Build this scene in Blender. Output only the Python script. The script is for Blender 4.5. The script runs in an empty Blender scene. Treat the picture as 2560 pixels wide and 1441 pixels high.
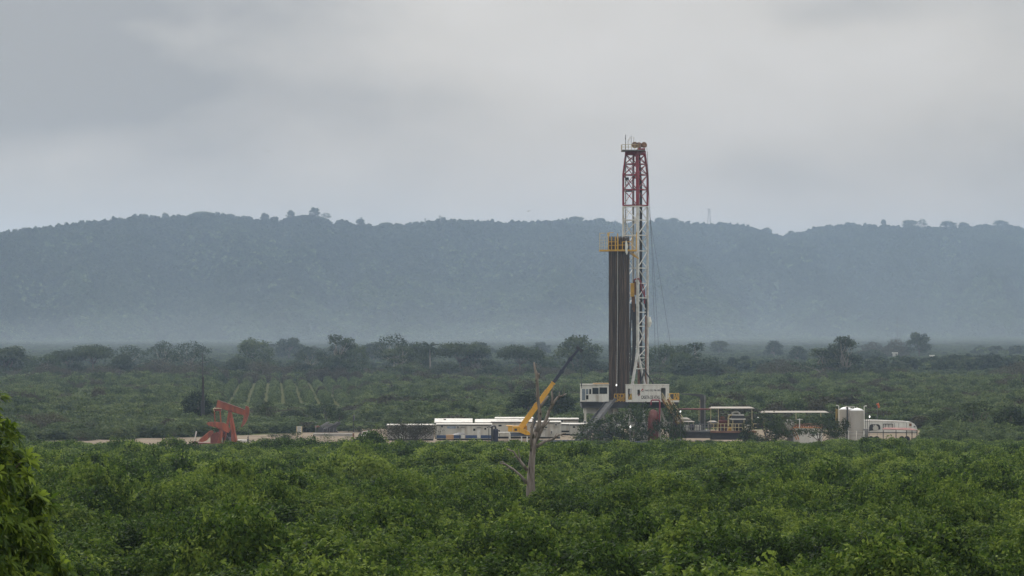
import bpy, math, random
import numpy as np
from mathutils import Vector, Matrix
R = math.radians
random.seed(7)
rng = np.random.default_rng(11)
scene = bpy.context.scene
COL = scene.collection
F, HZ, CZ = 7860.0, 800.0, 22.0          # focal length in photo pixels, row of the horizon, eye height above the plain


def PX(px, d): return (px - 1280.0) * d / F
def PZ(py, d): return CZ - (py - HZ) * d / F
def W(px, py, d): return Vector((PX(px, d), d, PZ(py, d)))
def M(px, d): return px * d / F


def ground_z(d):
    d = np.asarray(d, float)
    slope = np.maximum(0.0, 14.3 - 0.0295 * d)
    near = 20.4 - 0.165 * d
    return np.where(d < 40, np.maximum(near, slope), slope)


# ------------------------------------------------------------------ materials
def mat(name):
    m = bpy.data.materials.new(name)
    m.use_nodes = True
    nt = m.node_tree
    return m, nt, nt.nodes['Principled BSDF'], nt.nodes['Material Output']


def paint(name, col, rough=0.55, metal=0.0, var=0.12, scale=1.5, dirt=None, dirt_amt=0.35, streak=False):
    """Painted or bare surface with blotchy wear; dirt = colour of stains with a shape of their own."""
    m, nt, b, out = mat(name)
    tc = nt.nodes.new('ShaderNodeTexCoord')
    mp = nt.nodes.new('ShaderNodeMapping')
    nt.links.new(tc.outputs['Object'], mp.inputs['Vector'])
    if streak: mp.inputs['Scale'].default_value = (1.0, 1.0, 0.15)
    n = nt.nodes.new('ShaderNodeTexNoise')
    n.inputs['Scale'].default_value = scale
    n.inputs['Detail'].default_value = 5
    n.inputs['Roughness'].default_value = 0.65
    nt.links.new(mp.outputs['Vector'], n.inputs['Vector'])
    r = nt.nodes.new('ShaderNodeValToRGB')
    c = r.color_ramp
    c.elements[0].position, c.elements[1].position = 0.35, 0.65
    c.elements[0].color = (*[max(0, v * (1 - var)) for v in col], 1)
    c.elements[1].color = (*[min(1, v * (1 + var)) for v in col], 1)
    nt.links.new(n.outputs['Fac'], r.inputs['Fac'])
    src = r.outputs['Color']
    if dirt:
        n2 = nt.nodes.new('ShaderNodeTexNoise')
        n2.inputs['Scale'].default_value = scale * 2.3
        n2.inputs['Detail'].default_value = 6
        nt.links.new(mp.outputs['Vector'], n2.inputs['Vector'])
        r2 = nt.nodes.new('ShaderNodeValToRGB')
        r2.color_ramp.elements[0].position, r2.color_ramp.elements[1].position = 0.48, 0.75
        r2.color_ramp.elements[1].color = (dirt_amt * 2, dirt_amt * 2, dirt_amt * 2, 1)
        nt.links.new(n2.outputs['Fac'], r2.inputs['Fac'])
        mx = nt.nodes.new('ShaderNodeMix'); mx.data_type = 'RGBA'
        nt.links.new(r2.outputs['Color'], mx.inputs['Factor'])
        nt.links.new(src, mx.inputs['A']); mx.inputs['B'].default_value = (*dirt, 1)
        src = mx.outputs['Result']
    nt.links.new(src, b.inputs['Base Color'])
    b.inputs['Roughness'].default_value = rough
    b.inputs['Metallic'].default_value = metal
    return m


def leaf_mat(name, dark, mid, bright, trans=0.3, world_var=0.02, gloss=0.03):
    """Leaves: each leaf has its own tint, each plant its own shade, patches of the field differ a little."""
    m, nt, b, out = mat(name)
    at = nt.nodes.new('ShaderNodeAttribute'); at.attribute_name = 'tint'
    oi = nt.nodes.new('ShaderNodeObjectInfo')
    geo = nt.nodes.new('ShaderNodeNewGeometry')
    nz = nt.nodes.new('ShaderNodeTexNoise'); nz.inputs['Scale'].default_value = world_var; nz.inputs['Detail'].default_value = 3
    nt.links.new(geo.outputs['Position'], nz.inputs['Vector'])
    a1 = nt.nodes.new('ShaderNodeMath'); a1.operation = 'MULTIPLY_ADD'
    nt.links.new(oi.outputs['Random'], a1.inputs[0]); a1.inputs[1].default_value = 0.30; a1.inputs[2].default_value = -0.15
    a2 = nt.nodes.new('ShaderNodeMath'); a2.operation = 'MULTIPLY_ADD'
    nt.links.new(nz.outputs['Fac'], a2.inputs[0]); a2.inputs[1].default_value = 0.9; a2.inputs[2].default_value = -0.45
    s1 = nt.nodes.new('ShaderNodeMath'); s1.operation = 'ADD'
    nt.links.new(a1.outputs[0], s1.inputs[0]); nt.links.new(a2.outputs[0], s1.inputs[1])
    s2 = nt.nodes.new('ShaderNodeMath'); s2.operation = 'ADD'; s2.use_clamp = True
    nt.links.new(s1.outputs[0], s2.inputs[0]); nt.links.new(at.outputs['Fac'], s2.inputs[1])
    r = nt.nodes.new('ShaderNodeValToRGB')
    e = r.color_ramp.elements
    e[0].position, e[0].color = 0.05, (*dark, 1)
    e[1].position, e[1].color = 0.95, (*bright, 1)
    x = e.new(0.5); x.color = (*mid, 1)
    nt.links.new(s2.outputs[0], r.inputs['Fac'])
    nt.links.new(r.outputs['Color'], b.inputs['Base Color'])
    b.inputs['Roughness'].default_value = 0.7
    b.inputs['Specular IOR Level'].default_value = gloss
    if trans:
        t = nt.nodes.new('ShaderNodeBsdfTranslucent')
        nt.links.new(r.outputs['Color'], t.inputs['Color'])
        ms = nt.nodes.new('ShaderNodeMixShader'); ms.inputs[0].default_value = trans
        nt.links.new(b.outputs[0], ms.inputs[1]); nt.links.new(t.outputs[0], ms.inputs[2])
        nt.links.new(ms.outputs[0], out.inputs['Surface'])
    return m


def soil_mat(name, cols, scale, bump=0.0):
    m, nt, b, out = mat(name)
    geo = nt.nodes.new('ShaderNodeNewGeometry')
    n = nt.nodes.new('ShaderNodeTexNoise'); n.inputs['Scale'].default_value = scale; n.inputs['Detail'].default_value = 8
    n.inputs['Roughness'].default_value = 0.7
    nt.links.new(geo.outputs['Position'], n.inputs['Vector'])
    r = nt.nodes.new('ShaderNodeValToRGB')
    e = r.color_ramp.elements
    e[0].position, e[1].position = 0.3, 0.7
    e[0].color, e[1].color = (*cols[0], 1), (*cols[-1], 1)
    for i, c in enumerate(cols[1:-1]):
        k = e.new(0.3 + 0.4 * (i + 1) / (len(cols) - 1)); k.color = (*c, 1)
    nt.links.new(n.outputs['Fac'], r.inputs['Fac'])
    nt.links.new(r.outputs['Color'], b.inputs['Base Color'])
    b.inputs['Roughness'].default_value = 1.0
    b.inputs['Specular IOR Level'].default_value = 0.0
    return m


# ------------------------------------------------------------------ objects
def tag(o, label=None, cat=None, group=None, kind=None):
    if label: o['label'] = label
    if cat: o['category'] = cat
    if group: o['group'] = group
    if cat and not kind: kind = 'thing'
    if kind: o['kind'] = kind
    return o


def thing(name, label, cat, loc, group=None):
    o = bpy.data.objects.new(name, None)
    o.empty_display_size = 0.5
    o.location = Vector(loc)
    COL.objects.link(o)
    return tag(o, label, cat, group, 'thing')


def origin_of(o):
    v = Vector((0, 0, 0))
    while o is not None:
        v += o.location; o = o.parent
    return v


class MB:
    """Collects boxes, bars and tubes in world coordinates; build() links them as ONE mesh object."""
    def __init__(s): s.v, s.f = [], []

    def add(s, vs, fs):
        k = len(s.v)
        s.v += [tuple(p) for p in vs]; s.f += [tuple(i + k for i in f) for f in fs]
        return s

    def box(s, a, b):
        x0, y0, z0 = [min(p, q) for p, q in zip(a, b)]; x1, y1, z1 = [max(p, q) for p, q in zip(a, b)]
        return s.add([(x0, y0, z0), (x1, y0, z0), (x1, y1, z0), (x0, y1, z0), (x0, y0, z1), (x1, y0, z1), (x1, y1, z1), (x0, y1, z1)],
                     [(3, 2, 1, 0), (4, 5, 6, 7), (0, 1, 5, 4), (1, 2, 6, 5), (2, 3, 7, 6), (3, 0, 4, 7)])

    def bar(s, p, q, w=0.1, h=None, up=(0, 0, 1)):
        p, q = Vector(p), Vector(q); h = h or w
        d = (q - p).normalized(); u = Vector(up)
        if abs(d.dot(u)) > 0.98: u = Vector((0, 1, 0))
        a = d.cross(u).normalized(); b = a.cross(d).normalized()
        a, b = a * w / 2, b * h / 2
        vs = [p - a - b, p + a - b, p + a + b, p - a + b, q - a - b, q + a - b, q + a + b, q - a + b]
        return s.add(vs, [(0, 1, 2, 3), (7, 6, 5, 4), (1, 0, 4, 5), (2, 1, 5, 6), (3, 2, 6, 7), (0, 3, 7, 4)])

    def tube(s, pts, rs, n=8, cap=True):
        pts = [Vector(p) for p in pts]
        if not hasattr(rs, '__len__'): rs = [rs] * len(pts)
        vs, fs = [], []
        prev = None
        for i, p in enumerate(pts):
            d = (pts[min(i + 1, len(pts) - 1)] - pts[max(i - 1, 0)]).normalized()
            if prev is None:
                u = Vector((0, 0, 1)) if abs(d.z) < 0.9 else Vector((1, 0, 0))
                a = d.cross(u).normalized()
            else:
                a = (prev - d * prev.dot(d)).normalized()
            prev = a; b = d.cross(a)
            for k in range(n):
                t = 2 * math.pi * k / n
                vs.append(p + (a * math.cos(t) + b * math.sin(t)) * rs[i])
        for i in range(len(pts) - 1):
            for k in range(n):
                fs.append((i * n + k, i * n + (k + 1) % n, (i + 1) * n + (k + 1) % n, (i + 1) * n + k))
        if cap:
            fs.append(tuple(reversed(range(n)))); fs.append(tuple((len(pts) - 1) * n + k for k in range(n)))
        return s.add(vs, fs)

    def cyl(s, p, q, r, n=16): return s.tube([p, q], [r, r], n)

    def lathe(s, base, prof, n=24):
        """prof: (radius, height) pairs from the base up, round a vertical axis."""
        b = Vector(base); vs, fs = [], []
        for r, h in prof:
            for k in range(n):
                t = 2 * math.pi * k / n
                vs.append(b + Vector((r * math.cos(t), r * math.sin(t), h)))
        for i in range(len(prof) - 1):
            for k in range(n):
                fs.append((i * n + k, i * n + (k + 1) % n, (i + 1) * n + (k + 1) % n, (i + 1) * n + k))
        fs.append(tuple(reversed(range(n)))); fs.append(tuple((len(prof) - 1) * n + k for k in range(n)))
        return s.add(vs, fs)

    def prism(s, poly, off):
        """poly: a planar outline (points), pushed along off."""
        o = Vector(off); n = len(poly); P = [Vector(p) for p in poly]
        fs = [tuple(range(n)), tuple(reversed(range(n, 2 * n)))]
        fs += [(i, n + i, n + (i + 1) % n, (i + 1) % n) for i in range(n)]
        return s.add(P + [p + o for p in P], fs)

    def rail(s, a, b, h=1.1, n=4, w=0.06, mid=2):
        a, b = Vector(a), Vector(b)
        for k in range(n + 1):
            p = a.lerp(b, k / n); s.bar(p, p + Vector((0, 0, h)), w)
        for k in range(mid):
            z = Vector((0, 0, h * (k + 1) / mid)); s.bar(a + z, b + z, w)
        return s

    def build(s, name, m, parent=None, smooth=False, origin=None):
        o0 = origin_of(parent) if parent is not None else (Vector(origin) if origin is not None else Vector((0, 0, 0)))
        me = bpy.data.meshes.new(name)
        me.from_pydata([(p[0] - o0.x, p[1] - o0.y, p[2] - o0.z) for p in s.v], [], s.f)
        me.materials.append(m)
        me.update()
        import bmesh as _bm
        b = _bm.new(); b.from_mesh(me); _bm.ops.recalc_face_normals(b, faces=b.faces); b.to_mesh(me); b.free()
        if smooth:
            for p in me.polygons: p.use_smooth = True
        o = bpy.data.objects.new(name, me)
        COL.objects.link(o)
        if parent is not None: o.parent = parent
        else: o.location = o0
        return o


def np_mesh(name, V, Q, mats, tint=None, midx=None):
    me = bpy.data.meshes.new(name)
    n, k = Q.shape
    me.vertices.add(len(V)); me.vertices.foreach_set('co', V.astype(np.float32).ravel())
    me.loops.add(n * k); me.loops.foreach_set('vertex_index', Q.astype(np.int32).ravel())
    me.polygons.add(n)
    me.polygons.foreach_set('loop_start', np.arange(0, n * k, k, dtype=np.int32))
    for m in mats: me.materials.append(m)
    if midx is not None: me.polygons.foreach_set('material_index', midx.astype(np.int32))
    me.update(calc_edges=True)
    if tint is not None:
        a = me.attributes.new('tint', 'FLOAT', 'FACE'); a.data.foreach_set('value', tint.astype(np.float32))
    return me


def dup(root, loc, label=None, group=None, scale=None, rotz=None):
    r = root.copy(); COL.objects.link(r); r.location = loc
    if label: r['label'] = label
    if group: r['group'] = group
    if scale is not None: r.scale = scale
    if rotz is not None: r.rotation_euler = (0, 0, rotz)
    for ch in list(root.children):
        c = ch.copy(); COL.objects.link(c); c.parent = r
        for g in ch.children:
            q = g.copy(); COL.objects.link(q); q.parent = c
    return r
# ------------------------------------------------------------------ camera, sky, sun, haze
cam = bpy.data.cameras.new('camera')
cam.sensor_width = 36.0
cam.lens = 36.0 * F / 2560.0
cam.shift_y = (HZ - 720.5) / 2560.0
cam.clip_start, cam.clip_end = 0.5, 60000
cam_o = bpy.data.objects.new('camera', cam)
cam_o.location = (0, 0, CZ); cam_o.rotation_euler = (R(90), 0, 0)
COL.objects.link(cam_o); scene.camera = cam_o

SUN_EL, SUN_ROT = R(38), R(-22)
world = bpy.data.worlds.new('World'); scene.world = world
world.use_nodes = True
nt = world.node_tree; N = nt.nodes; L = nt.links
bg = N['Background']
sky = N.new('ShaderNodeTexSky'); sky.sky_type = 'NISHITA'; sky.sun_disc = False
sky.sun_elevation, sky.sun_rotation = SUN_EL, SUN_ROT
sky.air_density, sky.dust_density = 1.0, 3.0
tc = N.new('ShaderNodeTexCoord')
# overcast: broad soft cloud banks seen by direction (azimuth, elevation), thin blue showing through a little
sep = N.new('ShaderNodeSeparateXYZ'); L.new(tc.outputs['Generated'], sep.inputs[0])


def mth(op, a, b=None, c=None):
    n = N.new('ShaderNodeMath'); n.operation = op
    for i, q in enumerate((a, b, c)):
        if q is None: continue
        if isinstance(q, (int, float)): n.inputs[i].default_value = q
        else: L.new(q, n.inputs[i])
    return n.outputs[0]


def noise(scale, detail, stretch=(1, 1, 1), off=(0, 0, 0), rough=0.5):
    mp = N.new('ShaderNodeMapping'); mp.inputs['Scale'].default_value = stretch; mp.inputs['Location'].default_value = off
    L.new(tc.outputs['Generated'], mp.inputs['Vector'])
    n = N.new('ShaderNodeTexNoise'); n.inputs['Scale'].default_value = scale; n.inputs['Detail'].default_value = detail
    n.inputs['Roughness'].default_value = rough
    L.new(mp.outputs['Vector'], n.inputs['Vector'])
    return n.outputs['Fac']


warp = mth('SUBTRACT', noise(14, 4, (1, 1, 2.2), (3.1, 0, 0)), 0.5)
warp2 = mth('SUBTRACT', noise(16, 4, (1, 1, 2.0), (0, 7.3, 1.0)), 0.5)
az = mth('ADD', sep.outputs['X'], mth('MULTIPLY', warp, 0.10))
el = mth('ADD', sep.outputs['Z'], mth('MULTIPLY', warp2, 0.030))


def bank(px, py, wx, wy, amt):
    """one soft cloud bank: centre and half-size given as directions"""
    x0, z0 = (px - 1280) / F, -(py - HZ) / F
    u = mth('DIVIDE', mth('SUBTRACT', az, x0), wx / F); v = mth('DIVIDE', mth('SUBTRACT', el, z0), wy / F)
    r2 = mth('ADD', mth('MULTIPLY', u, u), mth('MULTIPLY', v, v))
    return mth('MULTIPLY', mth('EXPONENT', mth('MULTIPLY', r2, -1.0)), amt)


tot = mth('MULTIPLY_ADD', noise(9, 5, (1, 1, 2.4), (0, 0, 0.4), 0.5), 0.42, -0.21)
for b_ in ((60, 60, 600, 190, -0.25), (560, 300, 760, 120, -0.13), (150, 230, 330, 130, -0.17), (420, 0, 460, 60, -0.14), (2100, 30, 260, 55, -0.10), (2520, 250, 160, 300, -0.07),
           (2050, 440, 500, 60, -0.06), (1900, 240, 620, 200, 0.06), (1300, 140, 520, 160, 0.02), (1500, 430, 300, 70, 0.03), (300, 480, 600, 60, 0.03), (-300, 300, 800, 500, -0.18)):
    tot = mth('ADD', tot, bank(*b_))
fine = mth('MULTIPLY_ADD', noise(40, 6, (1, 1, 1.8), (2, 2, 0), 0.55), 0.10, -0.05)
tot = mth('ADD', tot, fine)
ramp = N.new('ShaderNodeValToRGB')
L.new(mth('ADD', tot, 0.5), ramp.inputs['Fac'])
e = ramp.color_ramp.elements
e[0].position, e[0].color = 0.18, (0.215, 0.222, 0.240, 1)
e[1].position, e[1].color = 0.78, (0.610, 0.590, 0.578, 1)
k = e.new(0.5); k.color = (0.500, 0.480, 0.460, 1)
k = e.new(0.63); k.color = (0.570, 0.552, 0.540, 1)
vm = N.new('ShaderNodeVectorMath'); vm.operation = 'SCALE'; vm.inputs['Scale'].default_value = 4.35
L.new(ramp.outputs['Color'], vm.inputs[0])
# the overcast deck is brighter overhead than at the horizon
zz = mth('MAXIMUM', sep.outputs['Z'], 0.0)
up = mth('MULTIPLY_ADD', mth('POWER', zz, 0.8), 3.4, 1.0)
vm2 = N.new('ShaderNodeVectorMath'); vm2.operation = 'SCALE'; L.new(vm.outputs[0], vm2.inputs[0]); L.new(up, vm2.inputs['Scale'])
mix = N.new('ShaderNodeMix'); mix.data_type = 'RGBA'; mix.inputs['Factor'].default_value = 0.95
L.new(sky.outputs[0], mix.inputs['A']); 
# warmer, dustier grey towards the horizon
hz_ = N.new('ShaderNodeMix'); hz_.data_type = 'RGBA'
L.new(mth('SMOOTH_MIN', mth('MULTIPLY', zz, 9.0), 1.0, 0.2), hz_.inputs['Factor'])
hz_.inputs['A'].default_value = (0.95, 0.885, 0.815, 1); hz_.inputs['B'].default_value = (0.97, 0.965, 0.95, 1)
tint_ = N.new('ShaderNodeVectorMath'); tint_.operation = 'MULTIPLY'
L.new(vm2.outputs[0], tint_.inputs[0]); L.new(hz_.outputs['Result'], tint_.inputs[1])
L.new(tint_.outputs[0], mix.inputs['B'])
L.new(mix.outputs['Result'], bg.inputs['Color'])
bg.inputs['Strength'].default_value = 0.115

sun = bpy.data.lights.new('sun', 'SUN'); sun.energy = 1.5; sun.angle = R(18); sun.color = (1.0, 0.96, 0.9)
so = bpy.data.objects.new('sun', sun)
# nishita rotation turns the sun clockwise from +Y
sd = Vector((math.sin(SUN_ROT) * math.cos(SUN_EL), math.cos(SUN_ROT) * math.cos(SUN_EL), math.sin(SUN_EL)))
so.rotation_euler = (-sd).to_track_quat('-Z', 'Y').to_euler(); so.location = (0, 0, 400)
COL.objects.link(so)

hz = MB().box((-5200, -250, -3.5), (5200, 8600, 262))
hm = bpy.data.materials.new('haze'); hm.use_nodes = True
hn = hm.node_tree; hn.nodes.remove(hn.nodes['Principled BSDF'])
pv = hn.nodes.new('ShaderNodeVolumePrincipled')
pv.inputs['Color'].default_value = (0.56, 0.735, 0.98, 1)
pv.inputs['Density'].default_value = 1.02e-4
pv.inputs['Anisotropy'].default_value = 0.55
hn.links.new(pv.outputs[0], hn.nodes['Material Output'].inputs['Volume'])
tag(hz.build('haze', hm), 'pale blue haze hanging over the valley', 'haze', kind='stuff')

# low mist banks lying over the far plain at the foot of the hills
mm = bpy.data.materials.new('mist'); mm.use_nodes = True
mn = mm.node_tree; mn.nodes.remove(mn.nodes['Principled BSDF'])
pv = mn.nodes.new('ShaderNodeVolumePrincipled')
pv.inputs['Color'].default_value = (0.78, 0.88, 0.98, 1); pv.inputs['Density'].default_value = 0.85e-4; pv.inputs['Anisotropy'].default_value = 0.55
mn.links.new(pv.outputs[0], mn.nodes['Material Output'].inputs['Volume'])
for cx_, cy_, a_, b_, h_ in ((-420, 2560, 760, 320, 100), (120, 2740, 800, 330, 120), (640, 3050, 760, 420, 150), (160, 2640, 1100, 300, 60), (0, 1850, 900, 480, 34)):
    mb = MB(); n1, n2 = 48, 12; P_ = []
    for i in range(n2):
        s_ = i / n2; q_ = (1 - s_) ** 1.4
        for k_ in range(n1):
            t_ = 2 * math.pi * k_ / n1; w_ = 1 + 0.10 * math.sin(3 * t_ + cx_) + 0.07 * math.sin(5 * t_ + cy_)
            P_.append((cx_ + a_ * w_ * (0.3 * (1 - s_) ** .5 + 0.7 * q_) * math.cos(t_), cy_ + b_ * q_ * math.sin(t_), 0.4 + h_ * s_))
    P_.append((cx_, cy_, 0.4 + h_))
    fs_ = [(i * n1 + k_, i * n1 + (k_ + 1) % n1, (i + 1) * n1 + (k_ + 1) % n1, (i + 1) * n1 + k_) for i in range(n2 - 1) for k_ in range(n1)]
    fs_ += [((n2 - 1) * n1 + k_, (n2 - 1) * n1 + (k_ + 1) % n1, n2 * n1) for k_ in range(n1)] + [tuple(reversed(range(n1)))]
    mb.add(P_, fs_)
    tag(mb.build('mist', mm), 'thin pale mist lying at the foot of the hills', 'mist', kind='stuff')

vs = scene.view_settings
vs.view_transform = 'Standard'; vs.look = 'None'; vs.gamma = 1.0; vs.exposure = 0.62
cy = scene.cycles
cy.use_denoising = True
cy.max_bounces = 5; cy.diffuse_bounces = 2; cy.glossy_bounces = 2; cy.transmission_bounces = 3; cy.volume_bounces = 1
cy.transparent_max_bounces = 4
cy.caustics_reflective = cy.caustics_refractive = False
# ------------------------------------------------------------------ ground, hills
M_grass = soil_mat('field_grass', [(0.030, 0.050, 0.016), (0.060, 0.085, 0.026), (0.105, 0.110, 0.048)], 0.05)
M_sand = soil_mat('packed_sandy_soil', [(0.15, 0.125, 0.092), (0.215, 0.180, 0.138), (0.27, 0.235, 0.185)], 0.12)
M_paddock = soil_mat('dry_pale_grass', [(0.055, 0.068, 0.030), (0.085, 0.092, 0.042), (0.11, 0.108, 0.054)], 0.2)
M_hill = soil_mat('hill_scrub', [(0.022, 0.036, 0.016), (0.035, 0.050, 0.022), (0.055, 0.070, 0.032)], 0.004)

ds = np.concatenate([np.linspace(-240, 0, 4), np.linspace(5, 60, 12), np.linspace(80, 480, 21), [484.7, 500, 620, 900, 1300, 2000, 3000, 5000, 8500]])
xs = np.array([-5100.0, -1500, -400, -100, 0, 100, 400, 1500, 5100])
V = np.array([(x, d, float(ground_z(d)) if d >= 0 else 20.4) for d in ds for x in xs])
Q = np.array([(i * len(xs) + j, i * len(xs) + j + 1, (i + 1) * len(xs) + j + 1, (i + 1) * len(xs) + j) for i in range(len(ds) - 1) for j in range(len(xs) - 1)])
g = bpy.data.objects.new('ground', np_mesh('ground', V, Q, [M_grass])); COL.objects.link(g); tag(g, kind='structure')


def sheet(name, pts, z, m):
    o = MB().add([(x, y, z) for x, y in pts], [tuple(range(len(pts)))]).build(name, m)
    return tag(o, kind='structure')


sheet('road', [(-200, 533), (-60, 531), (-30, 536), (40, 533), (82, 536), (86, 560), (84, 625), (20, 632), (-30, 634), (-44, 606), (-58, 590), (-90, 571), (-200, 566)], 0.02, M_sand)

RIDGE = [(-900, 600), (-400, 590), (0, 585), (60, 581), (130, 572), (200, 563), (270, 556), (330, 546), (390, 541), (460, 541), (505, 540), (560, 541), (600, 547), (650, 551), (700, 547),
         (720, 536), (745, 531), (775, 528), (805, 533), (825, 546), (850, 556), (900, 564), (960, 566), (1010, 565), (1060, 557), (1100, 551), (1150, 552), (1200, 554), (1260, 557), (1320, 556), (1380, 552),
         (1440, 552), (1500, 554), (1560, 558), (1620, 555), (1680, 554), (1740, 556), (1800, 558), (1850, 562), (1890, 572), (1930, 584), (1955, 590), (1985, 582), (2030, 570), (2080, 562),
         (2130, 559), (2180, 562), (2240, 564), (2300, 564), (2360, 566), (2420, 564), (2480, 560), (2530, 562), (2570, 572), (2800, 580), (3500, 600)]
rx = np.array([p[0] for p in RIDGE], float); ry = np.array([p[1] for p in RIDGE], float)


def vnoise(x, y, seed=0):
    """smooth value noise, vectorised"""
    def h(i, j):
        s = np.sin(i * 127.1 + j * 311.7 + seed * 74.7) * 43758.5453
        return s - np.floor(s)
    i, j = np.floor(x), np.floor(y); fx, fy = x - i, y - j
    fx, fy = fx * fx * (3 - 2 * fx), fy * fy * (3 - 2 * fy)
    return (h(i, j) * (1 - fx) + h(i + 1, j) * fx) * (1 - fy) + (h(i, j + 1) * (1 - fx) + h(i + 1, j + 1) * fx) * fy


def ridge_dist(px): return 3500 + np.clip(px, -900, 3500) / 2560 * 2400 + 120 * np.sin(px / 230.0)


def hill_point(px, t):
    """px: direction in photo pixels, t: 0 at the foot, 1 on the ridge"""
    D = ridge_dist(px)
    zr = CZ - (np.interp(px, rx, ry) + 12 - HZ) * D / F
    d0 = 2980 + np.clip(px, -900, 3500) / 2560 * 900 + 100 * np.sin(px / 310.0 + 1)
    d = d0 + (D - d0) * t
    tt = np.clip(t, 0, 1)
    spur = (vnoise(px / 150.0 + t * 1.3, t * 1.1, 3) - 0.5) * 0.50 + (vnoise(px / 55.0 - t * 1.2, t * 2.5, 5) - 0.5) * 0.16
    s = np.where(t <= 1, tt ** 1.25 + spur * np.sin(np.pi * tt) ** 0.9, 1 - 1.2 * (t - 1) ** 1.0)
    z = -1.5 + (zr + 1.5) * s
    return (px - 1280) * d / F, d, z


pxs = np.arange(-860, 3440, 11.0); ts = np.concatenate([np.linspace(-0.02, 1, 70), np.linspace(1.03, 1.5, 8)])
A, B = np.meshgrid(pxs, ts)
hx, hy, hzv = hill_point(A, B)
V = np.stack([hx, hy, hzv], -1).reshape(-1, 3)
nx = len(pxs); ii, jj = np.meshgrid(np.arange(len(ts) - 1), np.arange(nx - 1), indexing='ij')
Q = np.stack([ii * nx + jj, ii * nx + jj + 1, (ii + 1) * nx + jj + 1, (ii + 1) * nx + jj], -1).reshape(-1, 4)
me = np_mesh('hills', V, Q, [M_hill]); me.polygons.foreach_set('use_smooth', np.ones(len(Q), bool))
o = bpy.data.objects.new('hills', me); COL.objects.link(o); tag(o, kind='structure')

# ------------------------------------------------------------------ foliage
ML_citrus = leaf_mat('citrus_leaves', (0.013, 0.028, 0.006), (0.054, 0.103, 0.015), (0.205, 0.275, 0.048), trans=0.38, gloss=0.10)
ML_scrub = leaf_mat('scrub_leaves', (0.028, 0.046, 0.020), (0.080, 0.118, 0.040), (0.160, 0.198, 0.078))
ML_forest = leaf_mat('forest_leaves', (0.014, 0.024, 0.012), (0.032, 0.050, 0.020), (0.075, 0.095, 0.040), trans=0.2, world_var=0.004)
ML_dark = leaf_mat('dark_leaves', (0.010, 0.018, 0.010), (0.025, 0.041, 0.018), (0.056, 0.078, 0.032), trans=0.2)
ML_tree = leaf_mat('tree_leaves', (0.016, 0.028, 0.013), (0.039, 0.060, 0.023), (0.086, 0.110, 0.044), trans=0.25)
ML_pale = leaf_mat('pale_leaves', (0.030, 0.050, 0.020), (0.062, 0.092, 0.034), (0.11, 0.14, 0.055), trans=0.3)
ML_brown = leaf_mat('dry_twigs', (0.030, 0.030, 0.018), (0.060, 0.058, 0.034), (0.095, 0.090, 0.052), trans=0.1)
ML_mango = leaf_mat('mango_leaves', (0.014, 0.034, 0.005), (0.052, 0.105, 0.008), (0.22, 0.31, 0.028), trans=0.42, gloss=0.3)
M_bark = paint('bark', (0.115, 0.092, 0.072), 0.9, var=0.35, scale=6)
M_palebark = paint('pale_bark', (0.26, 0.235, 0.20), 0.9, var=0.3, scale=5)


def unit(v): return v / np.maximum(np.linalg.norm(v, axis=-1, keepdims=True), 1e-9)


def leaves(P, Nrm, length, width, rg, spread=0.8, droop=0.15, tint=None, fold=False):
    """one rhombic leaf per point P, turned roughly to face Nrm"""
    n = len(P)
    nrm = unit(Nrm + rg.normal(0, spread, (n, 3)))
    d = unit(np.cross(nrm, rg.normal(0, 1, (n, 3)))); d[:, 2] -= droop; d = unit(d)
    s = unit(np.cross(d, nrm))
    ln = (length * rg.uniform(0.65, 1.3, n))[:, None]; wd = (width * rg.uniform(0.7, 1.25, n))[:, None]
    a, b = P - d * ln * 0.5, P + d * ln * 0.5
    mid = P - d * ln * 0.06
    V = np.stack([a, mid + s * wd * 0.5, b, mid - s * wd * 0.5], 1).reshape(-1, 3)
    Q = np.arange(4 * n).reshape(n, 4)
    t = rg.uniform(0, 1, n) * 0.45 + 0.275 if tint is None else tint
    return V, Q, t


def blob_points(blobs, n, rg, shell=(0.72, 1.05), up=0.25, keep_in=0.75):
    """points near the surface of a union of ellipsoids (cx,cy,cz,rx,ry,rz); few of them deep inside another blob"""
    B = np.array(blobs, float)
    w = (B[:, 3] * B[:, 4] + B[:, 4] * B[:, 5] + B[:, 3] * B[:, 5]); w /= w.sum()
    m = int(n * 2.2)
    k = rg.choice(len(B), m, p=w)
    v = rg.normal(0, 1, (m, 3)); v[:, 2] += up; v = unit(v)
    r = rg.uniform(shell[0], shell[1], (m, 1))
    P = B[k, :3] + v * B[k, 3:] * r
    inside = np.zeros(m, bool)
    for i in range(len(B)):
        q = ((P - B[i, :3]) / B[i, 3:]); inside |= ((q * q).sum(1) < keep_in ** 2) & (k != i)
    keep = ~inside | (rg.uniform(0, 1, m) < 0.10)
    P, v, k = P[keep][:n], v[keep][:n], k[keep][:n]
    nrm = unit(v / B[k, 3:])
    return P, nrm, k, rg


def crown_arrays(blobs, n, length, width, rg, sprig=1, spread=0.8, up=0.25, shell=(0.72, 1.05), blobvar=0.10, sprig_r=1.0):
    P, nr, k, _ = blob_points(blobs, max(8, n // sprig), rg, shell, up)
    bt = rg.normal(0, blobvar, len(blobs))[k]
    st = np.clip(0.48 + bt + rg.normal(0, 0.17, len(P)), 0.02, 0.98)
    if sprig > 1:
        P2 = np.repeat(P, sprig, 0) + rg.normal(0, length * 0.55 * sprig_r, (len(P) * sprig, 3))
        N2 = np.repeat(nr, sprig, 0); T = np.clip(np.repeat(st, sprig) + rg.normal(0, 0.09, len(P2)), 0, 1)
    else: P2, N2, T = P, nr, st
    N2 = unit(N2 + np.array([0, 0, 0.35]))
    return leaves(P2, N2, length, width, rg, spread, tint=T)


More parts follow.
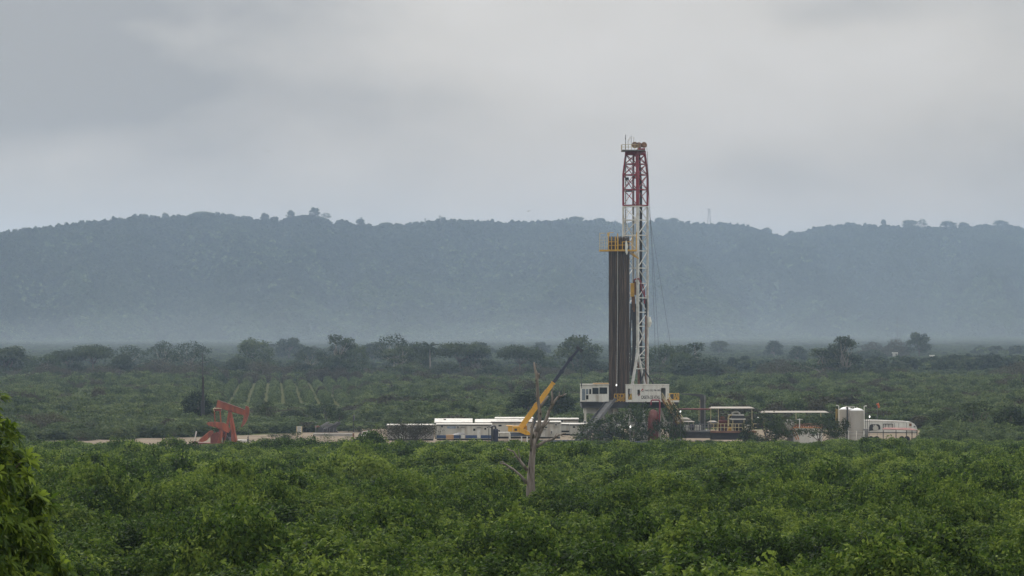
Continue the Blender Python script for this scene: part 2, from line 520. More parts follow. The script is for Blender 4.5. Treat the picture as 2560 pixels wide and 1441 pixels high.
def mesh_from(name, V, Q, T, m): return np_mesh(name, V, Q, [m], T)


def dome_blobs(w, h, nb, rg, zlow=0.15, br=(0.22, 0.34), flat=0.8):
    """bumpy dome of width w and height h standing on the ground"""
    out = [(0, 0, h * 0.42, w * 0.36, w * 0.36, h * 0.40)]
    for _ in range(nb):
        a = rg.uniform(0, 2 * math.pi); u = rg.uniform(zlow, 1.0)
        rr = math.sqrt(max(0.0, 1 - (u * 0.92) ** 2)) * rg.uniform(0.6, 1.0)
        r = w * 0.5 * rg.uniform(*br)
        out.append((math.cos(a) * rr * (w * 0.5 - r * 0.6), math.sin(a) * rr * (w * 0.5 - r * 0.6), max(r * 0.6, u * (h - r * flat)), r, r, r * flat))
    return out


def lib(name):
    c = bpy.data.collections.new(name); return c       # kept out of the scene: only a store of plant shapes for the masses


def put(c, name, me):
    o = bpy.data.objects.new(name, me); c.objects.link(o); return o


def scatter(name, coll, P, rotz, scl, idx, label, cat):
    """a mass nobody could count: one object that repeats plant shapes on points"""
    me = bpy.data.meshes.new(name)
    n = len(P)
    me.vertices.add(n); me.vertices.foreach_set('co', P.astype(np.float32).ravel())
    a = me.attributes.new('rot', 'FLOAT_VECTOR', 'POINT')
    rr = np.zeros((n, 3), np.float32); rr[:, 2] = rotz; a.data.foreach_set('vector', rr.ravel())
    a = me.attributes.new('scl', 'FLOAT_VECTOR', 'POINT'); a.data.foreach_set('vector', scl.astype(np.float32).ravel())
    a = me.attributes.new('idx', 'INT', 'POINT'); a.data.foreach_set('value', idx.astype(np.int32))
    o = bpy.data.objects.new(name, me); COL.objects.link(o)
    ng = bpy.data.node_groups.new(name, 'GeometryNodeTree')
    ng.interface.new_socket('Geometry', in_out='INPUT', socket_type='NodeSocketGeometry')
    ng.interface.new_socket('Geometry', in_out='OUTPUT', socket_type='NodeSocketGeometry')
    nn = ng.nodes; gi = nn.new('NodeGroupInput'); go = nn.new('NodeGroupOutput')
    ip = nn.new('GeometryNodeInstanceOnPoints'); ci = nn.new('GeometryNodeCollectionInfo')
    ci.inputs['Collection'].default_value = coll; ci.inputs['Separate Children'].default_value = True; ci.inputs['Reset Children'].default_value = True
    ip.inputs['Pick Instance'].default_value = True

    def na(t, nm):
        q = nn.new('GeometryNodeInputNamedAttribute'); q.data_type = t; q.inputs['Name'].default_value = nm; return q.outputs['Attribute']
    ng.links.new(gi.outputs[0], ip.inputs['Points']); ng.links.new(ci.outputs[0], ip.inputs['Instance'])
    ng.links.new(na('INT', 'idx'), ip.inputs['Instance Index'])
    ng.links.new(na('FLOAT_VECTOR', 'rot'), ip.inputs['Rotation']); ng.links.new(na('FLOAT_VECTOR', 'scl'), ip.inputs['Scale'])
    ng.links.new(ip.outputs[0], go.inputs[0])
    md = o.modifiers.new('plants', 'NODES'); md.node_group = ng
    return tag(o, label, cat, kind='stuff')


def jitter_grid(d0, d1, s, rg, margin=1.10, extra=8, jit=0.42):
    """points of a jittered grid inside the wedge the photograph sees"""
    dd = np.arange(d0, d1, s); pts = []
    for d in dd:
        hw = 0.163 * d * margin + extra
        x = np.arange(-hw, hw, s); pts.append(np.stack([x, np.full_like(x, d)], 1))
    P = np.concatenate(pts); return P + rg.uniform(-jit * s, jit * s, P.shape)


# citrus orchard in front ------------------------------------------------------
MAXW, MAXH = 5.2, 3.6
near_meshes, mid_lib, far_lib = [], lib('citrus_shapes'), lib('scrub_shapes')
for i in range(7):
    rg = np.random.default_rng(100 + i)
    bl = dome_blobs(MAXW, MAXH, 34, rg, zlow=0.05, br=(0.22, 0.44), flat=0.85)
    V, Q, T = crown_arrays(bl, 21000, 0.165, 0.085, rg, sprig=6, spread=0.72, blobvar=0.15)
    # upright shoots that break the outline
    tips = np.array([b for b in bl if b[2] > MAXH * 0.45])
    for b in tips[rg.permutation(len(tips))[:16]]:
        hgt = rg.uniform(0.25, 0.7); n = int(26 * hgt / 0.5)
        sp = np.stack([b[0] + rg.normal(0, 0.05, n) + rg.uniform(-.25, .25), b[1] + rg.normal(0, 0.05, n) + rg.uniform(-.25, .25), b[2] + b[5] * 0.8 + rg.uniform(0, hgt, n)], 1)
        v2, q2, t2 = leaves(sp, rg.normal(0, 1, (n, 3)), 0.17, 0.085, rg, 0.5, tint=np.clip(rg.normal(0.66, 0.12, n), 0, 1))
        Q = np.concatenate([Q, q2 + len(V)]); V = np.concatenate([V, v2]); T = np.concatenate([T, t2])
    near_meshes.append(mesh_from('citrus_tree', V, Q, T, ML_citrus))
for i in range(5):
    rg = np.random.default_rng(140 + i)
    bl = dome_blobs(MAXW, MAXH, 26, rg, zlow=0.05, br=(0.22, 0.44), flat=0.85)
    V, Q, T = crown_arrays(bl, 6500, 0.25, 0.14, rg, sprig=4, spread=0.62, blobvar=0.16)
    put(mid_lib, 'citrus_shape_%d' % i, mesh_from('citrus_shape', V, Q, T, ML_citrus))

P = jitter_grid(80, 526, 3.9, rng)
P[:, 1] = P[:, 1]
order = np.argsort(P[:, 1]); P = P[order]
hn_ = vnoise(P[:, 0] / 22.0, P[:, 1] / 22.0, 1)
H = 2.2 + 2.0 * hn_ + rng.normal(0, 0.45, len(P))
fade = np.clip((P[:, 1] - 400) / 90.0, 0, 1)
pxp = P[:, 0] / P[:, 1] * F + 1280
low = np.where(pxp < 1000, 1.35, 1.95) + 0.45 * (hn_ - 0.4) + rng.normal(0, 0.12, len(P)) + np.where(pxp > 2050, 0.25, 0) + np.where(pxp < 340, 0.55, 0) - np.where(np.abs(pxp - 434) < 40, 0.5, 0)
H = H * (1 - fade) + low * fade
lim = CZ - (1230 - HZ) / F * P[:, 1] - ground_z(P[:, 1])
H = np.where((np.abs(pxp - 1326) < 55) & (P[:, 1] > 150) & (P[:, 1] < 199), np.minimum(H, np.maximum(lim * 0.82, 1.2)), H)
keep = (rng.uniform(0, 1, len(P)) > np.where(P[:, 1] < 240, 0.065, 0.045)) & ~((np.hypot(P[:, 0] - PX(1326, 200), P[:, 1] - 199) < 1.9))
P, H, pxp = P[keep], H[keep], pxp[keep]
Z = ground_z(P[:, 1])
sxy = rng.uniform(0.92, 1.18, len(P)) * np.where(H < 2.2, 0.92, 1.0)
inview = np.abs(P[:, 0]) < 0.163 * P[:, 1] + 1.2
idx_near = np.where(inview)[0][:296]
LBL = 'leafy green citrus tree in the unbroken orchard canopy'
first = True
special = {}
for (sx, sy_d, lab) in ((2145, 118, 'dull brownish citrus tree among the green ones'), (2490, 128, 'dry brown twiggy citrus tree by the right edge'), (2090, 92, 'bright yellow green citrus tree at the bottom edge'),
                        (1330, 188, 'citrus tree just in front of the dead tree trunk'), (60, 100, 'citrus tree beside the near mango branches')):
    j = min(idx_near, key=lambda q: abs(pxp[q] - sx) / 60 + abs(P[q, 1] - sy_d) / 4); special[int(j)] = lab
for j in idx_near:
    o = bpy.data.objects.new('citrus_tree', near_meshes[int(rng.integers(len(near_meshes)))])
    o.location = (P[j, 0], P[j, 1], Z[j] - 0.05); o.rotation_euler = (0, 0, rng.uniform(0, 6.28))
    o.scale = (sxy[j], sxy[j], H[j] / MAXH)
    COL.objects.link(o)
    tag(o, special.get(int(j), LBL), 'tree', 'citrus trees of the orchard below')
rest = np.setdiff1d(np.arange(len(P)), idx_near)
scatter('orchard', mid_lib, np.stack([P[rest, 0], P[rest, 1], Z[rest] - 0.05], 1), rng.uniform(0, 6.28, len(rest)),
        np.stack([sxy[rest], sxy[rest], H[rest] / MAXH], 1), rng.integers(0, 5, len(rest)), 'dense green citrus canopy stretching to the drilling site', 'orchard')
# ------------------------------------------------------------------ scrub on the plain beyond the site, woods on the hills
for i in range(5):
    rg = np.random.default_rng(160 + i)
    bl = dome_blobs(4.6, 3.4, 20, rg, zlow=0.02, br=(0.24, 0.40), flat=0.85)
    V, Q, T = crown_arrays(bl, 2800, 0.42, 0.28, rg, sprig=2, spread=0.34, blobvar=0.18)
    put(far_lib, 'scrub_shape_%d' % i, mesh_from('scrub_shape', V, Q, T, ML_scrub))
for i in range(3):
    rg = np.random.default_rng(170 + i)
    bl = dome_blobs(4.6, 3.4, 20, rg, zlow=0.02, br=(0.24, 0.40), flat=0.85)
    V, Q, T = crown_arrays(bl, 1500, 0.5, 0.28, rg, sprig=2, spread=0.5, blobvar=0.12)
    put(far_lib, 'scrub_shape_%d' % (5 + i), mesh_from('scrub_shape', V, Q, T, (ML_tree, ML_brown, ML_pale)[i]))

Pa = jitter_grid(560, 1165, 4.6, rng, jit=0.45)
pxa = Pa[:, 0] / Pa[:, 1] * F + 1280; d = Pa[:, 1]
rows = (pxa > 545) & (pxa < 915) & (d > 765) & (d < 1100)
site = (d < np.interp(pxa, [60, 235, 500, 640, 760], [569, 574, 592, 606, 612])) & (pxa < 2320)
site |= (d < 608) & (pxa >= 2320)
site |= (d < 634) & (pxa > 900) & (pxa < 2310)
hn2 = vnoise(Pa[:, 0] / 30.0, d / 45.0, 9)
gap = (vnoise(Pa[:, 0] / 14.0, d / 60.0, 12) > 0.86)
k = ~rows & ~site & ~gap
Ha = 2.2 + 2.2 * hn2 + rng.normal(0, 0.55, len(Pa))
Ha = np.where((pxa > 2080) & (d > 1060), Ha * 0.6, Ha)
Ha = np.where(d < 650, np.minimum(Ha, 2.2 + 1.2 * vnoise(Pa[:, 0] / 8.0, d / 8.0, 4)), Ha)
Ha = np.where(d > 1060, np.minimum(Ha, 2.6), Ha)
Ha = np.where((pxa > 540) & (pxa < 920) & (d < 800), np.minimum(Ha, 1.9), Ha)
# orchard rows that run away from the viewer, with pale grass lanes between them
rowP = []
for i in range(-3, 13):
    x0 = PX(566 + i * 40, 900)
    for dd in np.arange(775, 1098, 3.3):
        rowP.append((x0 + rng.normal(0, 0.2) - (dd - 900) * 0.075, dd + rng.normal(0, 0.4)))
rowP = np.array(rowP); rp = rowP[:, 0] / rowP[:, 1] * F + 1280
rowP = rowP[(rp > 535) & (rp < 925)]
# scrub right of the site, level with it
Pb = jitter_grid(526, 608, 3.4, rng); pb = Pb[:, 0] / Pb[:, 1] * F + 1280
Pb = Pb[(pb > 2322) | (pb < 60)]
# dull undergrowth along the foot of the tree line
Pu = jitter_grid(1092, 1180, 5.0, rng); pu = Pu[:, 0] / Pu[:, 1] * F + 1280
uk = ((pu < 1560) | ((pu > 1620) & (pu < 1830)) | ((pu > 1900) & (pu < 2260))) & (rng.uniform(0, 1, len(Pu)) < 0.85); Pu = Pu[uk]
allP = np.concatenate([Pa[k], rowP, Pb, Pu])
allH = np.concatenate([Ha[k], np.full(len(rowP), 2.35) + rng.normal(0, 0.2, len(rowP)), 2.6 + rng.normal(0, 0.5, len(Pb)), 2.6 + 2.2 * vnoise(Pu[:, 0] / 12.0, Pu[:, 1] / 30.0, 17) + rng.normal(0, 0.4, len(Pu))])
allW = np.concatenate([rng.uniform(1.0, 1.5, k.sum()), rng.uniform(0.50, 0.70, len(rowP)), rng.uniform(0.9, 1.2, len(Pb)), rng.uniform(1.1, 1.7, len(Pu))])
allH = np.clip(allH, 1.0, 7)
ix = rng.choice(7, len(allP), p=[.185, .185, .185, .185, .16, .06, .04])
ix = np.where(np.arange(len(allP)) >= k.sum(), rng.integers(0, 5, len(allP)), ix)
ix = np.where(np.arange(len(allP)) >= len(allP) - len(Pu), rng.choice([5, 6, 6, 0], len(allP)), ix)
brownzone = vnoise(allP[:, 0] / 25.0, allP[:, 1] / 30.0, 21) > 0.74
ix = np.where(brownzone & (rng.uniform(0, 1, len(ix)) < 0.5), 6, ix)
verge = (allP[:, 1] < 650) & (allP[:, 0] / allP[:, 1] * F + 1280 < 970) & (rng.uniform(0, 1, len(ix)) < 0.6)
ix = np.where(verge, 7, ix)
scatter('scrub', far_lib, np.stack([allP[:, 0], allP[:, 1], np.zeros(len(allP)) - 0.05], 1), rng.uniform(0, 6.28, len(allP)),
        np.stack([allW, allW, allH / 3.4], 1), ix, 'hazy green scrub covering the plain behind the drilling site', 'scrub')
sheet('paddock', [(PX(535, 770), 770), (PX(915, 770), 770), (PX(895, 1105), 1105), (PX(560, 1105), 1105)], 0.03, M_paddock)

wood_lib = lib('wood_shapes')
for i in range(7):
    rg = np.random.default_rng(180 + i)
    bl = dome_blobs(10, 9, 14, rg, zlow=0.0, br=(0.26, 0.42), flat=0.85)
    V, Q, T = crown_arrays(bl, 520, 1.5, 1.1, rg, spread=0.35, blobvar=0.14)
    put(wood_lib, 'wood_shape_%d' % i, mesh_from('wood_shape', V, Q, T, (ML_forest, ML_forest, ML_tree, ML_forest, ML_scrub, ML_forest, ML_pale)[i]))
Pc = jitter_grid(1165, 3750, 7.0, rng, margin=1.12, jit=0.48)
pxc = Pc[:, 0] / Pc[:, 1] * F + 1280; d = Pc[:, 1]
clump = vnoise(Pc[:, 0] / 60.0, d / 110.0, 31); fine_ = vnoise(Pc[:, 0] / 16.0, d / 30.0, 33)
openf = (pxc > 1850) | (d > 1500)
kk = np.where(openf & (clump < 0.62), rng.uniform(0, 1, len(Pc)) < 0.75, rng.uniform(0, 1, len(Pc)) < 0.92)
Hc = np.where((clump > 0.70) & (d < 1900), 3.0 + 5 * fine_, 1.3 + 1.5 * fine_)
Hc = np.where(d > 2300, np.minimum(Hc, 3.0), Hc)
Hc = np.where(~openf, 1.6 + 1.8 * fine_, Hc) * rng.uniform(0.8, 1.2, len(Pc))
Pc, Hc = Pc[kk], Hc[kk]
Wc = np.clip(Hc * 0.13, 0.62, 1.1) * rng.uniform(0.85, 1.2, len(Pc))
scatter('thicket', wood_lib, np.stack([Pc[:, 0], Pc[:, 1], np.zeros(len(Pc)) - 0.1], 1), rng.uniform(0, 6.28, len(Pc)),
        np.stack([Wc, Wc, Hc / 9.0], 1), np.where((Hc < 3.2) & openf[kk] & (rng.uniform(0, 1, len(Pc)) < 0.75), 6, rng.integers(0, 6, len(Pc))), 'far hazy bushes and low trees out to the foot of the hills', 'thicket')

nf = 46000
ppx = rng.uniform(-620, 3180, nf); tt = rng.uniform(0, 1, nf) ** 0.92
tt = np.where(rng.uniform(0, 1, nf) < 0.14, rng.uniform(0.97, 1.03, nf), tt)
fx, fy, fz = hill_point(ppx, tt)
field = (vnoise(ppx / 120.0, tt * 7, 41) > 2)
bald = (np.abs(ppx - 765) < 75) & (tt > 0.93)
keep = ~field
fx, fy, fz, tt = fx[keep], fy[keep], fz[keep], tt[keep]
Hf = rng.uniform(6, 10.5, len(fx)) * np.where(tt > 0.95, rng.uniform(0.45, 1.35, len(fx)), 1.0)
bald = bald[keep]; Hf = np.where(bald, Hf * 0.3, Hf)
Wf = rng.uniform(0.85, 1.35, len(fx))
scatter('forest', wood_lib, np.stack([fx, fy, fz - 0.5], 1), rng.uniform(0, 6.28, len(fx)), np.stack([Wf, Wf, Hf / 9.0], 1),
        np.where(vnoise(ppx[keep] / 90.0 + tt * 2, tt * 6, 51) + 0.60 * (0.5 - tt) + rng.normal(0, 0.12, len(fx)) > 0.62, np.where(tt < 0.55, rng.choice([4, 6, 6], len(fx)), rng.choice([2, 4], len(fx))), rng.choice([0, 1, 3, 5], len(fx))), 'blue hazed forest covering the long ridge', 'forest')  # paler tree colours low down mix pale clearings with painted-in mist

# ------------------------------------------------------------------ single trees
TREES = {}


def limb_path(a, b, rg, wob=0.08, n=4):
    a, b = np.array(a, float), np.array(b, float); L_ = np.linalg.norm(b - a)
    pts = [a + (b - a) * t + (rg.normal(0, wob * L_, 3) if 0 < t < 1 else 0) for t in np.linspace(0, 1, n + 1)]
    return pts


def make_tree(kind, h, w, blobs, nleaf, length, width, lm, seed, trunk_r, bark, sprig=2, spread=0.42, shell=(0.6, 1.05), fork=0.3, tw=0, base=(0, 0), parts=True, limbs=None, blobvar=0.12):
    """a prototype kept out of the scene: mesh of the crown and mesh of the trunk with its limbs"""
    rg = np.random.default_rng(seed)
    V, Q, T = crown_arrays(blobs, nleaf, length, width, rg, sprig=sprig, spread=spread, shell=shell, blobvar=blobvar)
    cm = mesh_from('crown', V, Q, T, lm)
    mb = MB()
    fz_ = h * fork
    mb.tube([(base[0], base[1], -0.3), (base[0] * .6 + rg.normal(0, .05), base[1] * .6, fz_ * 0.5), (0, 0, fz_)], [trunk_r * 1.35, trunk_r, trunk_r * 0.85], 8)
    bb = sorted(blobs, key=lambda q: -q[5] * q[3])[: (limbs or 12)]
    for q in bb:
        p = limb_path((0, 0, fz_ * 0.96), (q[0], q[1], q[2] + q[5] * 0.25), rg, 0.06)
        mb.tube(p, list(np.linspace(trunk_r * 0.5, trunk_r * 0.12, len(p))), 6)
        for _ in range(tw):
            c = np.array(q[:3]) + rg.normal(0, 0.5, 3) * np.array(q[3:]); mb.tube(limb_path(p[2], c, rg, 0.05, 2), [trunk_r * .2, trunk_r * .12, trunk_r * .05], 5)
    me = bpy.data.meshes.new('trunk'); me.from_pydata([tuple(map(float, v)) for v in mb.v], [], mb.f); me.materials.append(bark)
    for p in me.polygons: p.use_smooth = True
    aw = float(np.percentile(np.abs(V[:, :2]), 98)) * 2; ah = float(np.percentile(V[:, 2], 99.7))
    TREES[kind] = (cm, me, aw, ah)


def canopy(h, w, nb, seed, z0=0.35, top='dome', br=(0.16, 0.28), flat=0.7):
    rg = np.random.default_rng(seed); out = []
    for i in range(nb):
        a = rg.uniform(0, 6.283); r = w * 0.5 * rg.uniform(*br) * 1.3
        if top == 'umbrella':
            q = math.sqrt(rg.uniform(0, 1)); z = h * (1.0 - 0.22 * q * q - rg.uniform(0, 0.12)) - r * flat
            rad = q * (w * 0.5 - r * 0.7)
        elif top == 'column':
            u = rg.uniform(z0, 1); rad = (w * 0.5 - r * 0.6) * math.sin(min(1, (1.08 - u) * 2.2) * math.pi / 2) * math.sqrt(rg.uniform(0.1, 1)); z = u * h - r * flat
        else:
            u = rg.uniform(0, 1); rad = (w * 0.5 - r * 0.6) * math.sqrt(max(0, 1 - u * u)) * math.sqrt(rg.uniform(0.25, 1)); z = h * (z0 + (1 - z0) * u) - r * flat * u
        out.append((math.cos(a) * rad, math.sin(a) * rad, max(z, r * 0.5), r, r, r * flat))
    return out


make_tree('round', 12, 12, canopy(12, 12, 34, 1, 0.22, br=(0.12, 0.25), flat=0.65), 3600, 0.62, 0.42, ML_tree, 1, 0.28, M_bark)
make_tree('broad', 11, 15, canopy(11, 15, 32, 2, 0.32, br=(0.11, 0.22), flat=0.55), 3400, 0.62, 0.42, ML_tree, 2, 0.32, M_bark, fork=0.28)
make_tree('umbrella', 12, 14, canopy(12, 14, 30, 3, top='umbrella', br=(0.2, 0.32), flat=0.45), 3600, 0.6, 0.36, ML_tree, 3, 0.26, M_bark, fork=0.45)
make_tree('dark_tall', 13, 9, canopy(13, 9, 44, 4, 0.08, 'column', br=(0.26, 0.42)), 5200, 0.6, 0.42, ML_dark, 4, 0.26, M_bark)
make_tree('sparse', 12, 13, canopy(12, 13, 24, 5, 0.4, br=(0.16, 0.26), flat=0.5), 1700, 0.55, 0.32, ML_tree, 5, 0.2, M_palebark, fork=0.35, tw=2)
make_tree('pale', 12, 12, canopy(12, 12, 40, 6, 0.2), 4300, 0.6, 0.4, ML_pale, 6, 0.24, M_palebark)
make_tree('brown', 9, 13, canopy(9, 13, 46, 7, 0.05), 5200, 0.5, 0.2, ML_brown, 7, 0.22, M_bark, sprig=3, spread=1.2, tw=2)
make_tree('dark_round', 8, 9.5, canopy(8, 9.5, 38, 8, 0.10, br=(0.13, 0.25)), 3600, 0.46, 0.30, ML_dark, 8, 0.24, M_bark)
make_tree('gnarled', 16, 15, canopy(16, 15, 17, 9, 0.40, br=(0.12, 0.22), flat=0.55), 2500, 0.6, 0.4, ML_tree, 9, 0.42, M_palebark, fork=0.30, base=(2.8, 0), limbs=18)
make_tree('bushy', 4.6, 5.2, canopy(4.6, 5.2, 26, 10, 0.12, br=(0.16, 0.3)), 1900, 0.28, 0.16, ML_tree, 10, 0.10, M_bark, tw=1)
make_tree('bushy_dark', 4.6, 4.4, canopy(4.6, 4.4, 26, 11, 0.12, br=(0.15, 0.28)), 1700, 0.27, 0.15, ML_tree, 11, 0.10, M_bark, tw=1)
make_tree('open_small', 4.6, 5.6, canopy(4.6, 5.6, 22, 12, 0.4, br=(0.14, 0.26), flat=0.55), 1300, 0.28, 0.15, ML_tree, 12, 0.09, M_bark, fork=0.2, tw=3)
make_tree('brown_bush', 4.6, 6.5, canopy(4.6, 6.5, 30, 13, 0.15, br=(0.16, 0.3)), 3400, 0.30, 0.09, ML_brown, 13, 0.08, M_bark, sprig=3, spread=1.2, fork=0.15, tw=4)
make_tree('sapling', 4.6, 4.6, canopy(4.6, 4.6, 12, 14, 0.35, br=(0.12, 0.24)), 260, 0.26, 0.13, ML_pale, 14, 0.05, M_bark, fork=0.12, tw=3)
make_tree('tuft', 4.6, 2.6, canopy(4.6, 2.6, 10, 15, 0.62, br=(0.25, 0.45), flat=0.6), 700, 0.28, 0.14, ML_tree, 15, 0.07, M_bark, fork=0.6, tw=1)

SEEN_LABELS = {}


def tree(kind, px, ytop, wpx, dist, label, group=None, ybase=None, name='tree', z0=0.0, rot=None, cat='tree'):
    cm, tm, w, h = TREES[kind]
    if 1000 < dist < 1300 and kind in ('round', 'broad', 'dark_tall', 'gnarled', 'umbrella', 'pale', 'sparse'): ytop -= 5
    H_ = PZ(ytop, dist) - z0; Wd = M(wpx, dist) * (1.12 if 1000 < dist < 2500 else 1.15 if dist > 2500 else 1.0)
    t = thing(name, label, cat, (PX(px, dist), dist, z0), group)
    wob = random.uniform(0.86, 1.16) if dist > 1000 else 1.0
    t.scale = (Wd / w * wob, Wd / w / wob, H_ / h)
    t.rotation_euler = (0, 0, random.uniform(0, 6.28) if rot is None else rot)
    for nm, me in (('trunk', tm), ('crown', cm)):
        o = bpy.data.objects.new(nm, me); COL.objects.link(o); o.parent = t
    return t


TL = 'trees of the line at the far side of the plain'
for a in (
    ('round', 18, 872, 110, 1150, 'dark rounded tree at the left end of the hazy tree line'),
    ('pale', 112, 893, 90, 1120, 'pale low tree right of the leftmost rounded tree'),
    ('brown', 120, 908, 90, 1100, 'dull brown tree low in the left of the tree line'),
    ('umbrella', 168, 880, 90, 1160, 'pale spreading tree left of the wide domed tree'),
    ('umbrella', 232, 867, 100, 1150, 'wide domed tree with gaps under its crown'),
    ('dark_round', 190, 905, 60, 1120, 'small dark tree under the pale spreading tree'),
    ('dark_tall', 308, 892, 66, 1120, 'tall narrow dark tree right of the wide domed tree'),
    ('brown', 262, 915, 110, 1095, 'wide brownish bush below the wide domed tree'),
    ('sparse', 325, 868, 90, 1200, 'thin feathery tree leaning behind the narrow dark tree'),
    ('sparse', 408, 857, 80, 1190, 'very thin see-through tree left of the black stack'),
    ('sparse', 478, 858, 84, 1170, 'thin flat-topped tree behind the black stack'),
    ('brown', 400, 900, 120, 1120, 'wide dull brown tree left of the black stack'),
    ('brown', 480, 905, 90, 1110, 'brownish tree directly behind the black stack'),
    ('dark_tall', 592, 900, 62, 1110, 'dark narrow tree right of the black stack'),
    ('pale', 636, 853, 100, 1230, 'pale tall tree with open crown above the orchard rows'),
    ('brown', 655, 905, 130, 1120, 'long brown tree mass above the orchard rows'),
    ('brown', 745, 908, 90, 1115, 'brown bush at the right end of the brown mass'),
    ('round', 722, 845, 56, 1700, 'faint blue rounded tree far behind the tree line'),
    ('dark_round', 768, 868, 40, 1600, 'faint small tree beside the faint rounded tree'),
    ('sparse', 772, 872, 80, 1200, 'pale tree left of the tallest dark tree'),
    ('gnarled', 843, 842, 84, 1160, 'tallest dark tree in the left half of the line'),
    ('dark_round', 838, 890, 100, 1110, 'dark dense tree at the foot of the tallest dark tree'),
    ('pale', 893, 866, 60, 1200, 'pale wispy tree right of the tallest dark tree'),
    ('dark_round', 760, 910, 70, 1110, 'dark low tree left of the dense dark tree'),
    ('round', 935, 856, 66, 1600, 'faint tree behind and left of the tall spindly tree'),
    ('sparse', 985, 840, 90, 1180, 'tall spindly tree with two feathery tops left of the palm'),
    ('gnarled', 1005, 872, 90, 1150, 'green rounded tree below the spindly tree'),
    ('broad', 1045, 862, 70, 1170, 'green tree touching the left side of the palm'),
    ('pale', 1020, 915, 90, 1100, 'pale low tree below the palm'),
    ('umbrella', 1150, 861, 110, 1150, 'broad green tree right of the palm'),
    ('dark_round', 1118, 905, 90, 1105, 'dark bush right of the palm trunk'),
    ('round', 1200, 855, 50, 1550, 'faint rounded tree peeping over the broad green tree'),
    ('gnarled', 1195, 872, 80, 1150, 'green tree between the palm and the crane'),
    ('dark_round', 1230, 915, 80, 1105, 'dark bush low behind the crane truck'),
    ('umbrella', 1300, 868, 100, 1130, 'dark spreading tree behind the dead tree top'),
    ('pale', 1352, 893, 80, 1180, 'pale tree between the dead tree and the crane boom'),
    ('dark_round', 1352, 855, 42, 1900, 'faint dark tree far behind the dead tree top'),
    ('broad', 1445, 845, 130, 1150, 'large spreading tree behind the crane boom tip'),
    ('dark_round', 1470, 900, 100, 1100, 'dark bush below the crane boom tip'),
    ('brown', 1370, 920, 80, 1100, 'brown bush behind the middle of the crane boom'),
    ('pale', 1655, 868, 90, 1180, 'pale tree just right of the rig mast'),
    ('gnarled', 1735, 862, 80, 1120, 'dark tree with two tops right of the rig cables'),
    ('dark_round', 1750, 895, 120, 1090, 'wide dark tree mass right of the rig cables'),
    ('pale', 1700, 885, 80, 1110, 'pale tree behind the rig cables'),
    ('round', 1798, 852, 50, 1900, 'faint tree left above the open fields'),
    ('dark_round', 1935, 852, 44, 1800, 'faint dark tree in the middle of the far fields'),
    ('dark_round', 1995, 866, 46, 1600, 'faint dark tree left of the crooked two-topped tree'),
    ('dark_round', 1862, 890, 34, 1350, 'small dark bush in the fields, right of a smaller one'),
    ('dark_round', 1830, 893, 26, 1350, 'smallest dark bush standing in the fields'),
    ('brown', 1955, 898, 130, 1080, 'wide brown tree left of the crooked two-topped tree'),
    ('gnarled', 2060, 876, 110, 1070, 'spreading left crown of the crooked tree pair'),
    ('gnarled', 2112, 846, 96, 1065, 'crooked tall tree with a pale slanting trunk'),
    ('dark_round', 2115, 918, 80, 1050, 'dark bush behind the pale slanting trunk'),
    ('dark_round', 2195, 922, 130, 1050, 'wide dark bush right of the pale slanting trunk'),
    ('dark_round', 2040, 935, 60, 1050, 'dark bush left of the pale slanting trunk'),
    ('round', 2298, 832, 60, 1750, 'tall hazy brownish tree over the far right fields'),
    ('brown', 2240, 848, 60, 1750, 'hazy brown tree left of the tall hazy one'),
    ('brown', 2180, 855, 60, 1800, 'faint brown tree above the far fields'),
    ('brown', 2545, 906, 140, 1050, 'large dull brown tree at the right edge'),
    ('dark_round', 2468, 935, 46, 1020, 'dark bush left of the large brown tree at the right edge'),
):
    tree(*a, group=TL)

